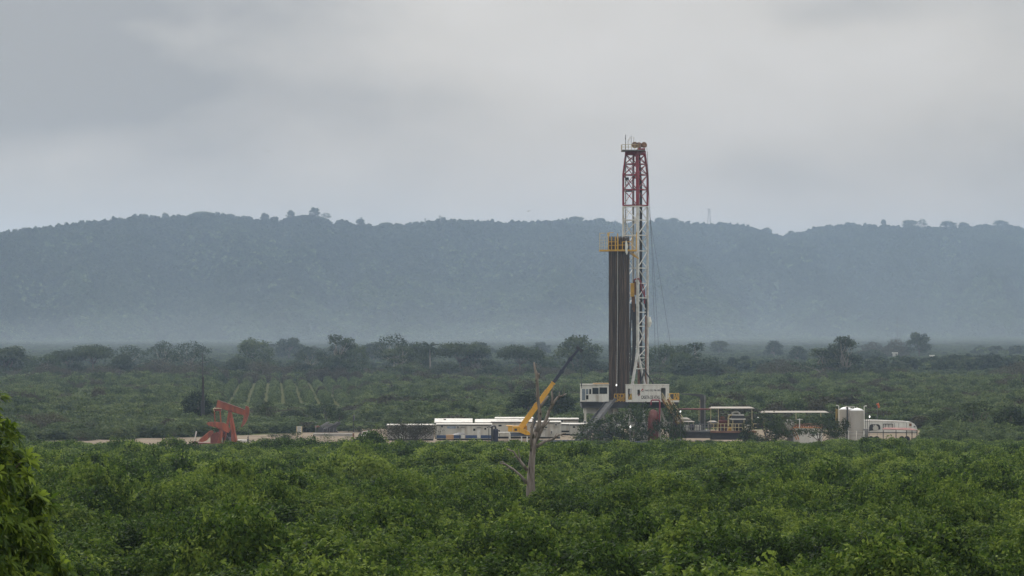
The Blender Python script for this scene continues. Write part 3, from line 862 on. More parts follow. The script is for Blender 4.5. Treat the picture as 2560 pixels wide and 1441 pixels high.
MT = 'bushes and small trees around the drilling site'
for a in (
    ('dark_round', 492, 978, 84, 640, 'dark bushy tree at the foot of the black stack'),
    ('brown_bush', 120, 1032, 150, 600, 'brown leafless thicket at the left, behind the road'),
    ('open_small', 225, 1052, 120, 592, 'open green bush with bare stems left along the road'),
    ('brown_bush', 62, 1050, 90, 590, 'brown bush beside the mango branches'),
    ('bushy', 290, 1062, 110, 596, 'green bush over the left end of the road'),
    ('open_small', 200, 1072, 60, 560, 'thin stemmed small tree in front of the left road'),
    ('bushy_dark', 668, 1002, 50, 660, 'narrow dark tree right of the pump jack head'),
    ('bushy_dark', 645, 1010, 50, 665, 'dark tree behind the pump jack head'),
    ('dark_round', 735, 1025, 70, 660, 'dark bush behind the white sign board'),
    ('bushy_dark', 812, 1008, 66, 655, 'dark tree behind the grey scrap steel'),
    ('bushy_dark', 780, 1022, 60, 650, 'dark bush left behind the scrap steel'),
    ('bushy_dark', 848, 1020, 44, 655, 'dark tree at the right end of the scrap steel'),
    ('bushy', 1035, 984, 110, 720, 'bushy green tree above the fan-shaped bare shrub'),
    ('bushy_dark', 1108, 985, 80, 740, 'dark green tree above the left office trailer'),
    ('dark_round', 1322, 975, 110, 660, 'dark tree behind the yellow crane boom'),
    ('dark_round', 1398, 975, 90, 655, 'dark tree between the crane boom and the white cabin'),
    ('brown', 1400, 985, 90, 690, 'brownish tree left of the white cabin on the rig'),
    ('bushy_dark', 1500, 1046, 120, 541, 'dark spreading bush below the white rig cabin'),
    ('open_small', 1470, 1058, 80, 538, 'thin open bush right of the office trailers'),
    ('bushy', 1592, 1007, 80, 540, 'green tree with a dark trunk below the rig tool house'),
    ('bushy_dark', 1545, 1030, 60, 543, 'dark green bush left of the tree below the tool house'),
    ('tuft', 1648, 1046, 34, 538, 'slim dark leafy tree before the red tank'),
    ('bushy', 1682, 1010, 56, 546, 'green bush right of the red tank, under the stairs'),
    ('bushy_dark', 1915, 1032, 120, 541, 'dark tree between the mud tanks and the white storage tanks'),
    ('bushy_dark', 1872, 1052, 50, 543, 'dark bush at the right end of the mud tanks'),
    ('open_small', 1972, 1042, 70, 537, 'thin tree left of the white open tank'),
    ('open_small', 2048, 1042, 110, 536, 'spreading thin tree before the white open tank'),
    ('tuft', 2116, 1043, 24, 536, 'slender sapling in front of the two white storage tanks'),
    ('open_small', 2090, 1050, 46, 536, 'small leafy tree left of the white storage tanks'),
    ('bushy_dark', 2440, 1002, 110, 590, 'dark tree in the scrub right of the white trailer'),
    ('dark_round', 2530, 1015, 110, 570, 'dark low tree at the right edge beside the orchard'),
    ('bushy', 2360, 1025, 90, 585, 'green tree just right of the white trailer'),
    ('sapling', 432, 1068, 44, 537, 'bare forked sapling left of the pump jack'),
    ('open_small', 690, 1082, 70, 534, 'low green bush right of the pump jack'),
    ('open_small', 735, 1078, 60, 534, 'low green bush below the white sign board'),
    ('sapling', 815, 1083, 56, 533, 'bare forked sapling below the scrap steel'),
    ('sapling', 872, 1088, 46, 533, 'bare sapling left of the brown gate post'),
    ('sapling', 655, 1090, 30, 533, 'tiny bare sapling just right of the wellhead'),
    ('bushy', 900, 1050, 110, 618, 'brownish green bush behind the white truck'),
    ('bushy_dark', 985, 1030, 60, 640, 'dark bush behind the fan-shaped bare shrub'),
):
    tree(*a, group=MT)

# the fan-shaped bare shrub by the trailers: many thin stems from one foot, leaves only on top
rg = np.random.default_rng(77)
D0 = 545; base = W(1018, 1108, D0); base.z = 0.0
t = thing('shrub', 'wide fan-shaped bare shrub in front of the left office trailers', 'shrub', base, MT)
mb = MB(); tips = []
for i in range(34):
    a = rg.uniform(0, 6.283); u = rg.uniform(0.2, 1)
    tip = base + Vector((math.cos(a) * 5.0 * u, math.sin(a) * 2.6 * u, rg.uniform(2.6, 4.2) * (1 - 0.25 * u)))
    b0 = base + Vector((math.cos(a) * 0.8, math.sin(a) * 0.5, -0.1))
    p = limb_path(b0, tip, rg, 0.035, 4); mb.tube(p, [0.11, 0.09, 0.07, 0.045, 0.02], 5); tips.append(tip)
    for _ in range(2):
        q = np.array(p[2]) * 0.5 + np.array(p[3]) * 0.5; e2 = np.array(tip) + rg.normal(0, 0.7, 3) * np.array([1, .7, .4]); mb.tube(limb_path(q, e2, rg, 0.04, 2), [0.03, 0.025, 0.012], 4); tips.append(Vector(e2))
mb.build('stems', paint('dark_bark', (0.055, 0.045, 0.036), 0.9, var=.3), t)
Pn = np.repeat(np.array([tuple(q) for q in tips]), 55, 0) + rg.normal(0, 0.5, (len(tips) * 55, 3)) * np.array([1.2, 1, 0.6])
V, Q, T = leaves(Pn - np.array(base), rg.normal(0, 1, Pn.shape), 0.24, 0.11, rg, 0.9, tint=rg.uniform(0.0, 0.55, len(Pn)))
o = bpy.data.objects.new('crown', mesh_from('crown', V, Q, T, ML_brown)); COL.objects.link(o); o.parent = t

# the royal palm in the tree line
D0 = 1140; base = W(1075, 950, D0); base.z = 0; top = W(1074, 869, D0)
t = thing('palm_tree', 'tall palm with drooping fronds standing above the tree line', 'palm', base)
MB().tube([base - Vector((0, 0, .3)), base.lerp(top, .5) + Vector((.15, 0, 0)), top], [0.30, 0.25, 0.22], 8).build('trunk', M_palebark, t, True)
mbV, mbQ, mbT = [], [], []
nv = 0
for i in range(22):
    a = 6.283 * i / 22 + rg.uniform(-.15, .15); up0 = rg.uniform(-0.1, 1.45); L0 = rg.uniform(4.4, 5.6)
    pts = [np.array(top)]; el_ = up0
    for s_ in range(7):
        el_ -= 0.24; pts.append(pts[-1] + np.array([math.cos(a) * math.cos(el_), math.sin(a) * math.cos(el_), math.sin(el_)]) * L0 / 7)
    for s_ in range(7):
        d_ = pts[s_ + 1] - pts[s_]; side = unit(np.cross(d_, [0, 0, 1.0])[None])[0]
        for k_ in range(3):
            c = pts[s_] + d_ * (k_ / 3)
            ln = 0.95 * math.sin(math.pi * min(1, 0.2 + (s_ + k_ / 3) / 8.2))
            for sg in (-1, 1):
                tip = c + side * sg * ln * 0.8 + d_ * 0.5 - np.array([0, 0, ln * rg.uniform(0.35, 0.7)])
                w_ = unit(d_[None])[0] * 0.2
                mbV += [c - w_, c + w_, tip + w_ * .3, tip - w_ * .3]; mbQ.append((nv, nv + 1, nv + 2, nv + 3)); nv += 4; mbT.append(rg.uniform(.25, .7))
o = bpy.data.objects.new('fronds', mesh_from('fronds', np.array(mbV) - np.array(base), np.array(mbQ), np.array(mbT), ML_dark)); COL.objects.link(o); o.parent = t

# skyline trees on the ridge
RT = 'trees standing out on the ridge line'
for kind, px, yt, wp, lab in (
    ('round', 787, 519, 25, 'lone dark tree on the bare hump of the ridge'), ('broad', 727, 526, 20, 'small tree left of the lone tree on the bare hump'),
    ('umbrella', 508, 529, 44, 'wide flat clump of trees on the left ridge'), ('round', 663, 533, 20, 'small ridge tree between the flat clump and the bare hump'),
    ('dark_round', 575, 535, 34, 'rounded ridge tree right of the flat clump'), ('dark_round', 62, 569, 22, 'rounded ridge tree at the far left'),
    ('round', 105, 573, 18, 'second rounded ridge tree at the far left'), ('sparse', 300, 543, 26, 'bare thin ridge tree at the left'), ('sparse', 815, 532, 26, 'bare thin ridge tree right of the lone tree'),
    ('round', 900, 547, 24, 'ridge tree in the dip right of the bare hump'), ('umbrella', 965, 556, 26, 'flat ridge tree in the dip'),
    ('umbrella', 1440, 541, 30, 'flat topped ridge tree left of the rig mast'), ('round', 1500, 545, 24, 'ridge tree just left of the rig mast'),
    ('round', 1648, 544, 20, 'ridge tree just right of the rig mast'), ('round', 1682, 545, 26, 'wider ridge tree right of the rig mast'),
    ('broad', 1918, 569, 22, 'ridge tree at the left of the notch'), ('broad', 1978, 577, 20, 'ridge tree at the right of the notch'),
    ('round', 2209, 549, 12, 'slim ridge tree on the right hill'), ('round', 2275, 550, 34, 'dark rounded tree on the right hill'),
    ('round', 2372, 553, 36, 'second dark rounded tree on the right hill, near its end'), ('round', 2125, 556, 28, 'ridge tree on the crest of the right hill'),
    ('round', 2503, 551, 36, 'dark ridge tree close to the right edge'), ('sparse', 2305, 547, 22, 'bare thin ridge tree on the right hill'), ('round', 2410, 556, 22, 'small ridge tree near the right edge')):
    D_ = float(ridge_dist(np.array(float(px)))); zz_ = float(hill_point(np.array(float(px)), np.array(0.995))[2])
    tree(kind, px, yt, wp, D_ * 0.998, lab, RT, z0=zz_ - 1.0)

# ------------------------------------------------------------------ the dead tree in the orchard
M_dead = paint('weathered_dead_wood', (0.20, 0.175, 0.155), 0.95, var=0.5, scale=3.5, dirt=(0.10, 0.075, 0.06), dirt_amt=0.5, streak=True)
D0 = 200.0


def dp(px, py, dy=0.0): v = W(px, py, D0); v.y += dy; return v


gz0 = float(ground_z(D0)); base = Vector((PX(1326, D0), D0, gz0))
t = thing('dead_tree', 'bare grey dead tree with broken limbs rising from the orchard', 'dead tree', base)
mb = MB(); m_ = D0 / F
mb.tube([Vector((base.x, D0, gz0 - .3)), dp(1327, 1222), dp(1327, 1190), dp(1330, 1150), dp(1334, 1110), dp(1340, 1080)], [14.5 * m_, 11 * m_, 9.6 * m_, 7.8 * m_, 7.0 * m_, 7.2 * m_], 12)
mb.tube([dp(1336, 1095), dp(1348, 1060), dp(1350, 1030), dp(1345, 1000), dp(1343, 960, .1), dp(1342, 938), dp(1337, 922), dp(1335, 906)], [7.8 * m_, 5.0 * m_, 4.4 * m_, 4.2 * m_, 3.9 * m_, 4.4 * m_, 2.9 * m_, 1.6 * m_], 9)
mb.build('trunk', M_dead, t, True)
for pts, rs in (
    ([(1332, 1112), (1352, 1076), (1366, 1050), (1374, 1024)], [7.4, 5.6, 4.4, 3.6]),
    ([(1374, 1026), (1386, 1004), (1396, 993), (1406, 990), (1416, 985)], [5, 3.6, 3, 2.2, 1.0]),
    ([(1330, 1124), (1328, 1098), (1330, 1068), (1333, 1050)], [5, 3.8, 3.0, 1.8]),
    ([(1349, 1019), (1356, 1010), (1366, 997), (1370, 990)], [4.2, 3.4, 2.8, 1.6]),
    ([(1379, 1012), (1381, 995), (1380, 978)], [3.4, 2.8, 2.0]),
    ([(1396, 993), (1399, 985), (1398, 980)], [2.4, 1.6, 0.7]),
    ([(1340, 1118), (1362, 1104), (1384, 1098), (1398, 1088), (1416, 1084)], [5, 3.6, 3.2, 2.4, 0.9]),
    ([(1383, 1098), (1388, 1092), (1392, 1083)], [2.6, 2.0, 0.7]),
    ([(1356, 1070), (1368, 1058), (1376, 1050)], [3.4, 2.4, 1.0]),
    ([(1318, 1176), (1306, 1160), (1292, 1142), (1284, 1129), (1266, 1122)], [5, 3.6, 2.8, 2.2, 1.0]),
    ([(1316, 1208), (1302, 1190), (1284, 1174), (1262, 1160), (1250, 1158)], [5, 3.2, 2.8, 2.4, 1.2]),
    ([(1313, 1206), (1309, 1196)], [3.4, 1.8]),
    ([(1262, 1160), (1256, 1154), (1250, 1156)], [2.2, 1.6, 0.8]),
    ([(1341, 940), (1347, 936), (1348, 944)], [3.6, 2.6, 1.4]),
    ([(1302, 1152), (1298, 1138), (1296, 1122)], [1.8, 1.3, 0.6]), ([(1284, 1129), (1276, 1126), (1270, 1118)], [1.2, 0.9, 0.4]), ([(1406, 990), (1410, 983), (1411, 978)], [1.2, .8, .4]),
    ([(1380, 980), (1384, 970), (1383, 962)], [1.6, 1.0, .5]), ([(1345, 1000), (1338, 990), (1337, 982)], [1.4, 1.0, .5]), ([(1400, 1087), (1408, 1092), (1414, 1091)], [1.2, .9, .4]), ([(1337, 925), (1341, 914), (1340, 908)], [1.8, 1.2, .6]), ([(1292, 1142), (1283, 1144), (1276, 1141)], [1.2, .9, .4]), ([(1276, 1168), (1268, 1173), (1262, 1172)], [1.3, .9, .4]),
):
    mb = MB(); n = len(pts)
    mb.tube([dp(x, y, 0.10 * i * (1 if x > 1340 else -1)) for i, (x, y) in enumerate(pts)], [r * m_ for r in rs], 8)
    mb.build('branch', M_dead, t, True)
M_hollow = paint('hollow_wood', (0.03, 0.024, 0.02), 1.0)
mb = MB()
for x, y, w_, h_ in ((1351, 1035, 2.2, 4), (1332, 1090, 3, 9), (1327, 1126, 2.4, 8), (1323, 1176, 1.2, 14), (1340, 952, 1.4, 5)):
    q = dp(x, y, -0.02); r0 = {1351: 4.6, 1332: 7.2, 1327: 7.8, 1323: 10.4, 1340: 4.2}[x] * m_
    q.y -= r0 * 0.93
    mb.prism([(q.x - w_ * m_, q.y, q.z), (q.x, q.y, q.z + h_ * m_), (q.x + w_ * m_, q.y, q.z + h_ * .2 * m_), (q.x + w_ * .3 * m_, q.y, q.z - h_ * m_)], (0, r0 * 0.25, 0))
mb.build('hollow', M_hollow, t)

# ------------------------------------------------------------------ the near mango at the left edge: whorls of long leaves on twig ends
D0 = 40.0; rg = np.random.default_rng(5)
base = Vector((-10.6, 41.5, float(ground_z(41.5))))
t = thing('mango_tree', 'near mango tree with long glossy leaves at the left edge', 'tree', base)
outline = [(-900, 930), (-700, 760), (-420, 720), (-200, 850), (-60, 960), (5, 985), (-10, 1040), (30, 1068), (48, 1085), (20, 1110), (10, 1125), (60, 1135), (100, 1148), (60, 1170), (92, 1200), (70, 1225), (120, 1250), (145, 1262),
           (110, 1290), (150, 1330), (160, 1345), (110, 1370), (150, 1400), (170, 1425), (200, 1460), (240, 1560), (150, 1700), (-300, 1850), (-900, 1700)]
op = np.array(outline, float)


def inside(x, y):
    c = np.zeros(len(x), bool); j = len(op) - 1
    for i in range(len(op)):
        xi, yi, xj, yj = op[i, 0], op[i, 1], op[j, 0], op[j, 1]
        c ^= ((yi > y) != (yj > y)) & (x < (xj - xi) * (y - yi) / (yj - yi + 1e-9) + xi); j = i
    return c


n = 9000
cx = rg.uniform(-900, 240, n); cyy = rg.uniform(720, 1850, n); ok = inside(cx, cyy); cx, cyy = cx[ok], cyy[ok]
edge = np.min(np.hypot(cx[:, None] - op[None, :, 0], cyy[:, None] - op[None, :, 1]), 1)
depth = rg.uniform(-1, 1, len(cx)) * np.clip(edge / 200.0, 0.12, 1.0) * 1.9
yy = D0 + depth + 0.3
C = np.stack([PX(cx, yy), yy, PZ(cyy, yy)], 1)
# twig ends point outwards from the middle of the crown and up
out_ = unit(C - np.array([-10.2, 41.6, 18.2])) + np.array([0, 0, 0.45]); out_ = unit(out_ + rg.normal(0, .25, out_.shape))
nl = 9; n = len(C)
ax = np.repeat(out_, nl, 0); Cc = np.repeat(C, nl, 0); st = np.repeat(np.clip(0.46 + rg.normal(0, .25, n), 0, 1), nl)
rnd = unit(np.cross(ax, rg.normal(0, 1, ax.shape)))
dirn = unit(rnd + ax * rg.uniform(0.0, 0.9, (n * nl, 1)) - np.array([0, 0, 0.22]))
ln = rg.uniform(0.11, 0.19, (n * nl, 1)); wd = ln * rg.uniform(0.24, 0.32, (n * nl, 1))
sd_ = unit(np.cross(dirn, ax + 0.001)); nn_ = np.cross(sd_, dirn)
A0 = Cc + dirn * 0.012
m1 = A0 + dirn * ln * .4; m2 = A0 + dirn * ln * .72 - np.array([0, 0, .012]); tp = A0 + dirn * ln - np.array([0, 0, .03])
kk_ = nn_ * 0.008
Vv = np.stack([A0, m1 + sd_ * wd * .5 + kk_, m2 + sd_ * wd * .42 + kk_, tp, m2 - sd_ * wd * .42 + kk_, m1 - sd_ * wd * .5 + kk_, m1, m2], 1)
Vv = Vv.reshape(-1, 3); b0 = (np.arange(n * nl) * 8)[:, None]
Qs = np.concatenate([b0 + np.array([[0, 1, 6, 6]]), b0 + np.array([[1, 2, 7, 6]]), b0 + np.array([[2, 3, 7, 7]]), b0 + np.array([[0, 6, 5, 5]]), b0 + np.array([[6, 7, 4, 5]]), b0 + np.array([[7, 3, 4, 4]])], 0)
tri = Qs[:, 2] == Qs[:, 3]
Tt = np.tile(np.clip(st + rg.normal(0, .08, n * nl), 0, 1), 6)
me = bpy.data.meshes.new('crown')
me.from_pydata([tuple(v) for v in (Vv - np.array(base))], [], [tuple(q[:3]) if f else tuple(q) for q, f in zip(Qs.tolist(), tri)])
a_ = me.attributes.new('tint', 'FLOAT', 'FACE'); a_.data.foreach_set('value', Tt.astype(np.float32)); me.materials.append(ML_mango)
for p in me.polygons: p.use_smooth = True
o = bpy.data.objects.new('crown', me); COL.objects.link(o); o.parent = t
mb = MB(); mb.tube([base - Vector((0, 0, .3)), base + Vector((0.1, 0, 1.5)), base + Vector((0.2, 0, 3.0))], [.30, .24, .2], 10)
for q in C[rg.permutation(len(C))[:70]]:
    p = limb_path(np.array(base) + np.array([.2, 0, 2.6]), q, rg, .05, 4); mb.tube(p, [.07, .05, .035, .02, .008], 6)
mb.build('trunk', M_bark, t, True)
# ------------------------------------------------------------------ the drilling site
M_white = paint('white_paint', (0.66, 0.66, 0.62), 0.5, var=0.08, scale=0.8, dirt=(0.36, 0.31, 0.25), dirt_amt=0.25, streak=True)
M_cream = paint('aged_white_paint', (0.50, 0.49, 0.44), 0.55, var=0.10, scale=0.8, dirt=(0.30, 0.25, 0.20), dirt_amt=0.3, streak=True)
M_roofw = paint('white_roof_sheet', (0.60, 0.59, 0.55), 0.5, var=0.12, scale=0.5, dirt=(0.34, 0.30, 0.24), dirt_amt=0.35)
M_tank = paint('tank_white', (0.92, 0.94, 0.96), 0.45, var=0.05, scale=0.6, dirt=(0.55, 0.52, 0.47), dirt_amt=0.12, streak=True)
M_cano = paint('canopy_sheet', (0.27, 0.25, 0.215), 0.6, var=0.15, scale=0.5, dirt=(0.30, 0.22, 0.16), dirt_amt=0.3)
M_lwhite = paint('white_steel', (0.60, 0.61, 0.59), 0.5, var=0.12, scale=0.7, dirt=(0.30, 0.22, 0.17), dirt_amt=0.25)
M_red = paint('dark_red_steel', (0.23, 0.012, 0.030), 0.5, var=0.25, scale=0.8, dirt=(0.16, 0.07, 0.05), dirt_amt=0.35)
M_redv = paint('red_vessel_paint', (0.14, 0.034, 0.030), 0.6, var=0.25, scale=1.2, dirt=(0.20, 0.13, 0.11), dirt_amt=0.3)
M_pump = paint('faded_red_orange_paint', (0.28, 0.066, 0.027), 0.6, var=0.28, scale=1.3, dirt=(0.12, 0.05, 0.036), dirt_amt=0.5, streak=True)  # dirt streaks darkened to paint in the maroon shading too
M_pumpd = paint('dark_red_guard', (0.17, 0.042, 0.026), 0.65, var=0.25, scale=1.5)
M_yel = paint('yellow_paint', (0.62, 0.36, 0.05), 0.5, var=0.15, scale=1.0, dirt=(0.28, 0.20, 0.10), dirt_amt=0.25)
M_crane = paint('crane_yellow', (0.66, 0.345, 0.018), 0.4, var=0.08, scale=0.7, dirt=(0.40, 0.24, 0.05), dirt_amt=0.2)
M_palerail = paint('pale_yellow_rail', (0.50, 0.42, 0.24), 0.55, var=0.2, scale=1.5)
M_black = paint('black_steel', (0.018, 0.018, 0.020), 0.5, var=0.3)
M_dark = paint('dark_grey_steel', (0.045, 0.046, 0.050), 0.6, var=0.3, scale=0.8)
M_grey = paint('grey_steel', (0.16, 0.165, 0.17), 0.6, var=0.2, scale=0.8, dirt=(0.10, 0.07, 0.05), dirt_amt=0.3)
M_navy = paint('navy_blue_paint', (0.014, 0.017, 0.040), 0.45, var=0.2)
M_blue = paint('blue_stripe_paint', (0.030, 0.065, 0.16), 0.5, var=0.15)
M_sign = paint('blue_sign_board', (0.12, 0.20, 0.34), 0.5)
M_glass = paint('dark_window_glass', (0.016, 0.020, 0.026), 0.12, var=0.1)
M_glassl = paint('light_window_glass', (0.17, 0.21, 0.25), 0.15, var=0.1)
M_rubber = paint('tyre_rubber', (0.015, 0.015, 0.015), 0.85)
M_liner = paint('blue_grey_liner', (0.085, 0.105, 0.145), 0.6, var=0.2, scale=0.6)
M_conc = paint('concrete', (0.30, 0.285, 0.26), 0.9, var=0.15, scale=1.2)
M_rust = paint('rusty_steel', (0.17, 0.085, 0.050), 0.8, var=0.35, scale=1.5)
M_orange = paint('orange_rim_paint', (0.46, 0.20, 0.07), 0.6, var=0.2)
M_crate = paint('orange_tan_crate', (0.42, 0.26, 0.14), 0.7, var=0.15)
M_ink = paint('black_lettering', (0.020, 0.020, 0.022), 0.6)
M_greyink = paint('grey_lettering', (0.16, 0.18, 0.18), 0.6)
M_redink = paint('red_emblem', (0.34, 0.05, 0.05), 0.6)
M_hose = paint('red_hose', (0.22, 0.025, 0.040), 0.6)
M_cloth = paint('white_tarp', (0.70, 0.71, 0.66), 0.8, var=0.1)
M_sock = paint('orange_windsock_cloth', (0.50, 0.13, 0.05), 0.8)
M_awn = paint('faded_red_awning', (0.21, 0.075, 0.065), 0.7, var=0.25, scale=0.8, dirt=(0.36, 0.30, 0.21), dirt_amt=0.3)
# drill pipe: brown steel with dark and rusty streaks along its length
M_pipe, nt_, b_, o_ = mat('drill_pipe_steel')
tc_ = nt_.nodes.new('ShaderNodeTexCoord'); mp_ = nt_.nodes.new('ShaderNodeMapping'); mp_.inputs['Scale'].default_value = (3, 3, 0.22)
oi_ = nt_.nodes.new('ShaderNodeObjectInfo'); cb_ = nt_.nodes.new('ShaderNodeVectorMath'); cb_.operation = 'ADD'
sc_ = nt_.nodes.new('ShaderNodeVectorMath'); sc_.operation = 'SCALE'; sc_.inputs['Scale'].default_value = 90.0
nt_.links.new(oi_.outputs['Random'], sc_.inputs[0]); nt_.links.new(tc_.outputs['Object'], mp_.inputs['Vector'])
nt_.links.new(mp_.outputs[0], cb_.inputs[0]); nt_.links.new(sc_.outputs[0], cb_.inputs[1])
nz_ = nt_.nodes.new('ShaderNodeTexNoise'); nz_.inputs['Scale'].default_value = 1.6; nz_.inputs['Detail'].default_value = 5; nt_.links.new(cb_.outputs[0], nz_.inputs['Vector'])
ad_ = nt_.nodes.new('ShaderNodeMath'); ad_.operation = 'MULTIPLY_ADD'; nt_.links.new(oi_.outputs['Random'], ad_.inputs[0]); ad_.inputs[1].default_value = 0.28
nt_.links.new(nz_.outputs['Fac'], ad_.inputs[2])
rp_ = nt_.nodes.new('ShaderNodeValToRGB'); e_ = rp_.color_ramp.elements
e_[0].position, e_[0].color = 0.36, (0.018, 0.013, 0.011, 1); e_[1].position, e_[1].color = 1.0, (0.22, 0.14, 0.098, 1)
for ps, c_ in ((0.62, (0.050, 0.036, 0.028, 1)), (0.80, (0.112, 0.074, 0.053, 1))):
    q_ = e_.new(ps); q_.color = c_
nt_.links.new(ad_.outputs[0], rp_.inputs['Fac']); nt_.links.new(rp_.outputs['Color'], b_.inputs['Base Color']); b_.inputs['Roughness'].default_value = 0.6
# lit lamp
M_lamp = bpy.data.materials.new('lit_lamp'); M_lamp.use_nodes = True
q_ = M_lamp.node_tree.nodes['Principled BSDF']; q_.inputs['Base Color'].default_value = (.8, .8, .8, 1)
q_.inputs['Emission Color'].default_value = (1, 0.99, 0.95, 1); q_.inputs['Emission Strength'].default_value = 1.0


def rect(mb, x0, y0, x1, y1, d, dep): return mb.box(W(x0, y0, d), W(x1, y1, d) + Vector((0, dep, 0)))


def panel(name, x0, y0, x1, y1, d, m, parent, proud=0.03, thick=0.06):
    """a window, door or board standing a little proud of a front face at distance d"""
    mb = MB(); a, b = W(x0, y0, d), W(x1, y1, d); a.y -= proud; b.y += thick - proud
    return mb.box(a, b).build(name, m, parent)


def words(name, txt, x0, y0, x1, y1, d, m, parent, rot=0.0, proud=0.015):
    """raised lettering fitted in a photo rectangle, facing the viewer"""
    cu = bpy.data.curves.new(name, 'FONT'); cu.body = txt; cu.extrude = 0.006; cu.offset = 0.018
    tmp = bpy.data.objects.new(name, cu); COL.objects.link(tmp)
    dg = bpy.context.evaluated_depsgraph_get(); me = bpy.data.meshes.new_from_object(tmp.evaluated_get(dg))
    bpy.data.objects.remove(tmp)
    co = np.zeros(len(me.vertices) * 3, np.float32); me.vertices.foreach_get('co', co); co = co.reshape(-1, 3)
    lo, hi = co.min(0), co.max(0); p0, p1 = W(x0, y1, d), W(x1, y0, d)
    wid, hei = (p1.x - p0.x), (p1.z - p0.z)
    u = (co[:, 0] - lo[0]) / (hi[0] - lo[0]) * wid; v = (co[:, 1] - lo[1]) / (hi[1] - lo[1]) * hei; w_ = co[:, 2]
    if rot:
        u0, v0 = u - wid / 2, v - hei / 2; u = u0 * math.cos(rot) - v0 * math.sin(rot) + wid / 2; v = u0 * math.sin(rot) + v0 * math.cos(rot) + hei / 2
    o0 = origin_of(parent)
    X = np.stack([p0.x + u - o0.x, np.full(len(u), d - proud - o0.y) - w_, p0.z + v - o0.z], 1)
    me.vertices.foreach_set('co', X.astype(np.float32).ravel()); me.materials.clear(); me.materials.append(m); me.update()
    o = bpy.data.objects.new(name, me); COL.objects.link(o); o.parent = parent
    return o


D = 560.0; S = D / F; FLOOR = 7.5
# ---- rig
rig = thing('drilling_rig', 'tall drilling rig with a red and white lattice mast', 'drilling rig', (PX(1590, D), D, 0))
A_ = 557.8
cF = Vector((PX(1593, D), A_, 0)); ex = Vector((-2.494, 1.853, 0)); ey = Vector((1.853, 2.494, 0))


def corner(i, z, k=1.0, c=None):
    """i: 0 front, 1 left, 2 back, 3 right; k shrinks the square towards its middle"""
    p = cF + (ex if i in (1, 2) else Vector()) + (ey if i in (2, 3) else Vector())
    mid = cF + (ex + ey) * 0.5
    q = mid + (p - mid) * k; q.z = z
    return q


def zl(py): return PZ(py, D)


LV = [962, 922, 895, 867, 816, 781, 745, 709, 671, 628, 589, 551, 517]
low = MB()
for f_, (i, j) in enumerate(((0, 1), (1, 2), (2, 3), (3, 0))):
    for n_, y in enumerate(LV):
        if f_ == 0 and y > 700: continue                      # the open face behind the standing pipes
        if n_ == 0: continue
        low.bar(corner(i, zl(y)), corner(j, zl(y)), 0.14, 0.18)
    for n_ in range(1, len(LV) - 1):
        if f_ == 0 and LV[n_] > 700: continue
        a, b = (i, j) if n_ % 2 else (j, i)
        low.bar(corner(a, zl(LV[n_])), corner(b, zl(LV[n_ + 1])), 0.12, 0.12)
    if f_ in (2, 3): low.bar(corner(i, zl(867)), corner(j, zl(816)), 0.14); low.bar(corner(j, zl(867)), corner(i, zl(816)), 0.14)
lowm = low.build('mast_section', M_lwhite, rig)
for i, w_ in ((0, 0.38), (1, 0.27), (2, 0.26), (3, 0.30)):
    mb = MB(); mb.bar(corner(i, zl(883) if i == 0 else FLOOR), corner(i, zl(516)), w_, w_, ey)
    mb.build('leg', M_lwhite, lowm)
mb = MB(); top_ = corner(0, zl(880))
mb.bar(top_, W(1577, 985, D - 3.2), 0.40, 0.34); mb.bar(top_, W(1613, 968, D - 1.0), 0.34, 0.3); mb.bar(W(1613, 968, D - 1.0), W(1615, 1003, D - .5), .34, .3)
mb.bar(W(1585, 922, D - 2.8), W(1605, 922, D - 2), 0.16)
mb.build('spread_leg', M_lwhite, lowm)
upl = MB(); UL = [514, 475, 438, 411, 387]; KK = [1, 1, 1, 0.89, 0.78]
for f_, (i, j) in enumerate(((0, 1), (1, 2), (2, 3), (3, 0))):
    for y, k in zip(UL, KK): upl.bar(corner(i, zl(y), k), corner(j, zl(y), k), 0.14, 0.20)
    for n_ in range(4):
        upl.bar(corner(i, zl(UL[n_]), KK[n_]), corner(j, zl(UL[n_ + 1]), KK[n_ + 1]), 0.11)
        if n_ > 0: upl.bar(corner(j, zl(UL[n_]), KK[n_]), corner(i, zl(UL[n_ + 1]), KK[n_ + 1]), 0.11)
upm = upl.build('mast_section', M_red, rig); upm['label'] = 'dark red upper mast section'
for i, w_ in ((0, 0.44), (1, 0.27), (2, 0.26), (3, 0.29)):
    mb = MB(); mb.bar(corner(i, zl(515)), corner(i, zl(438)), w_, w_, ey); mb.bar(corner(i, zl(438)), corner(i, zl(385), .78), w_, w_, ey); mb.build('leg', M_red, upm)
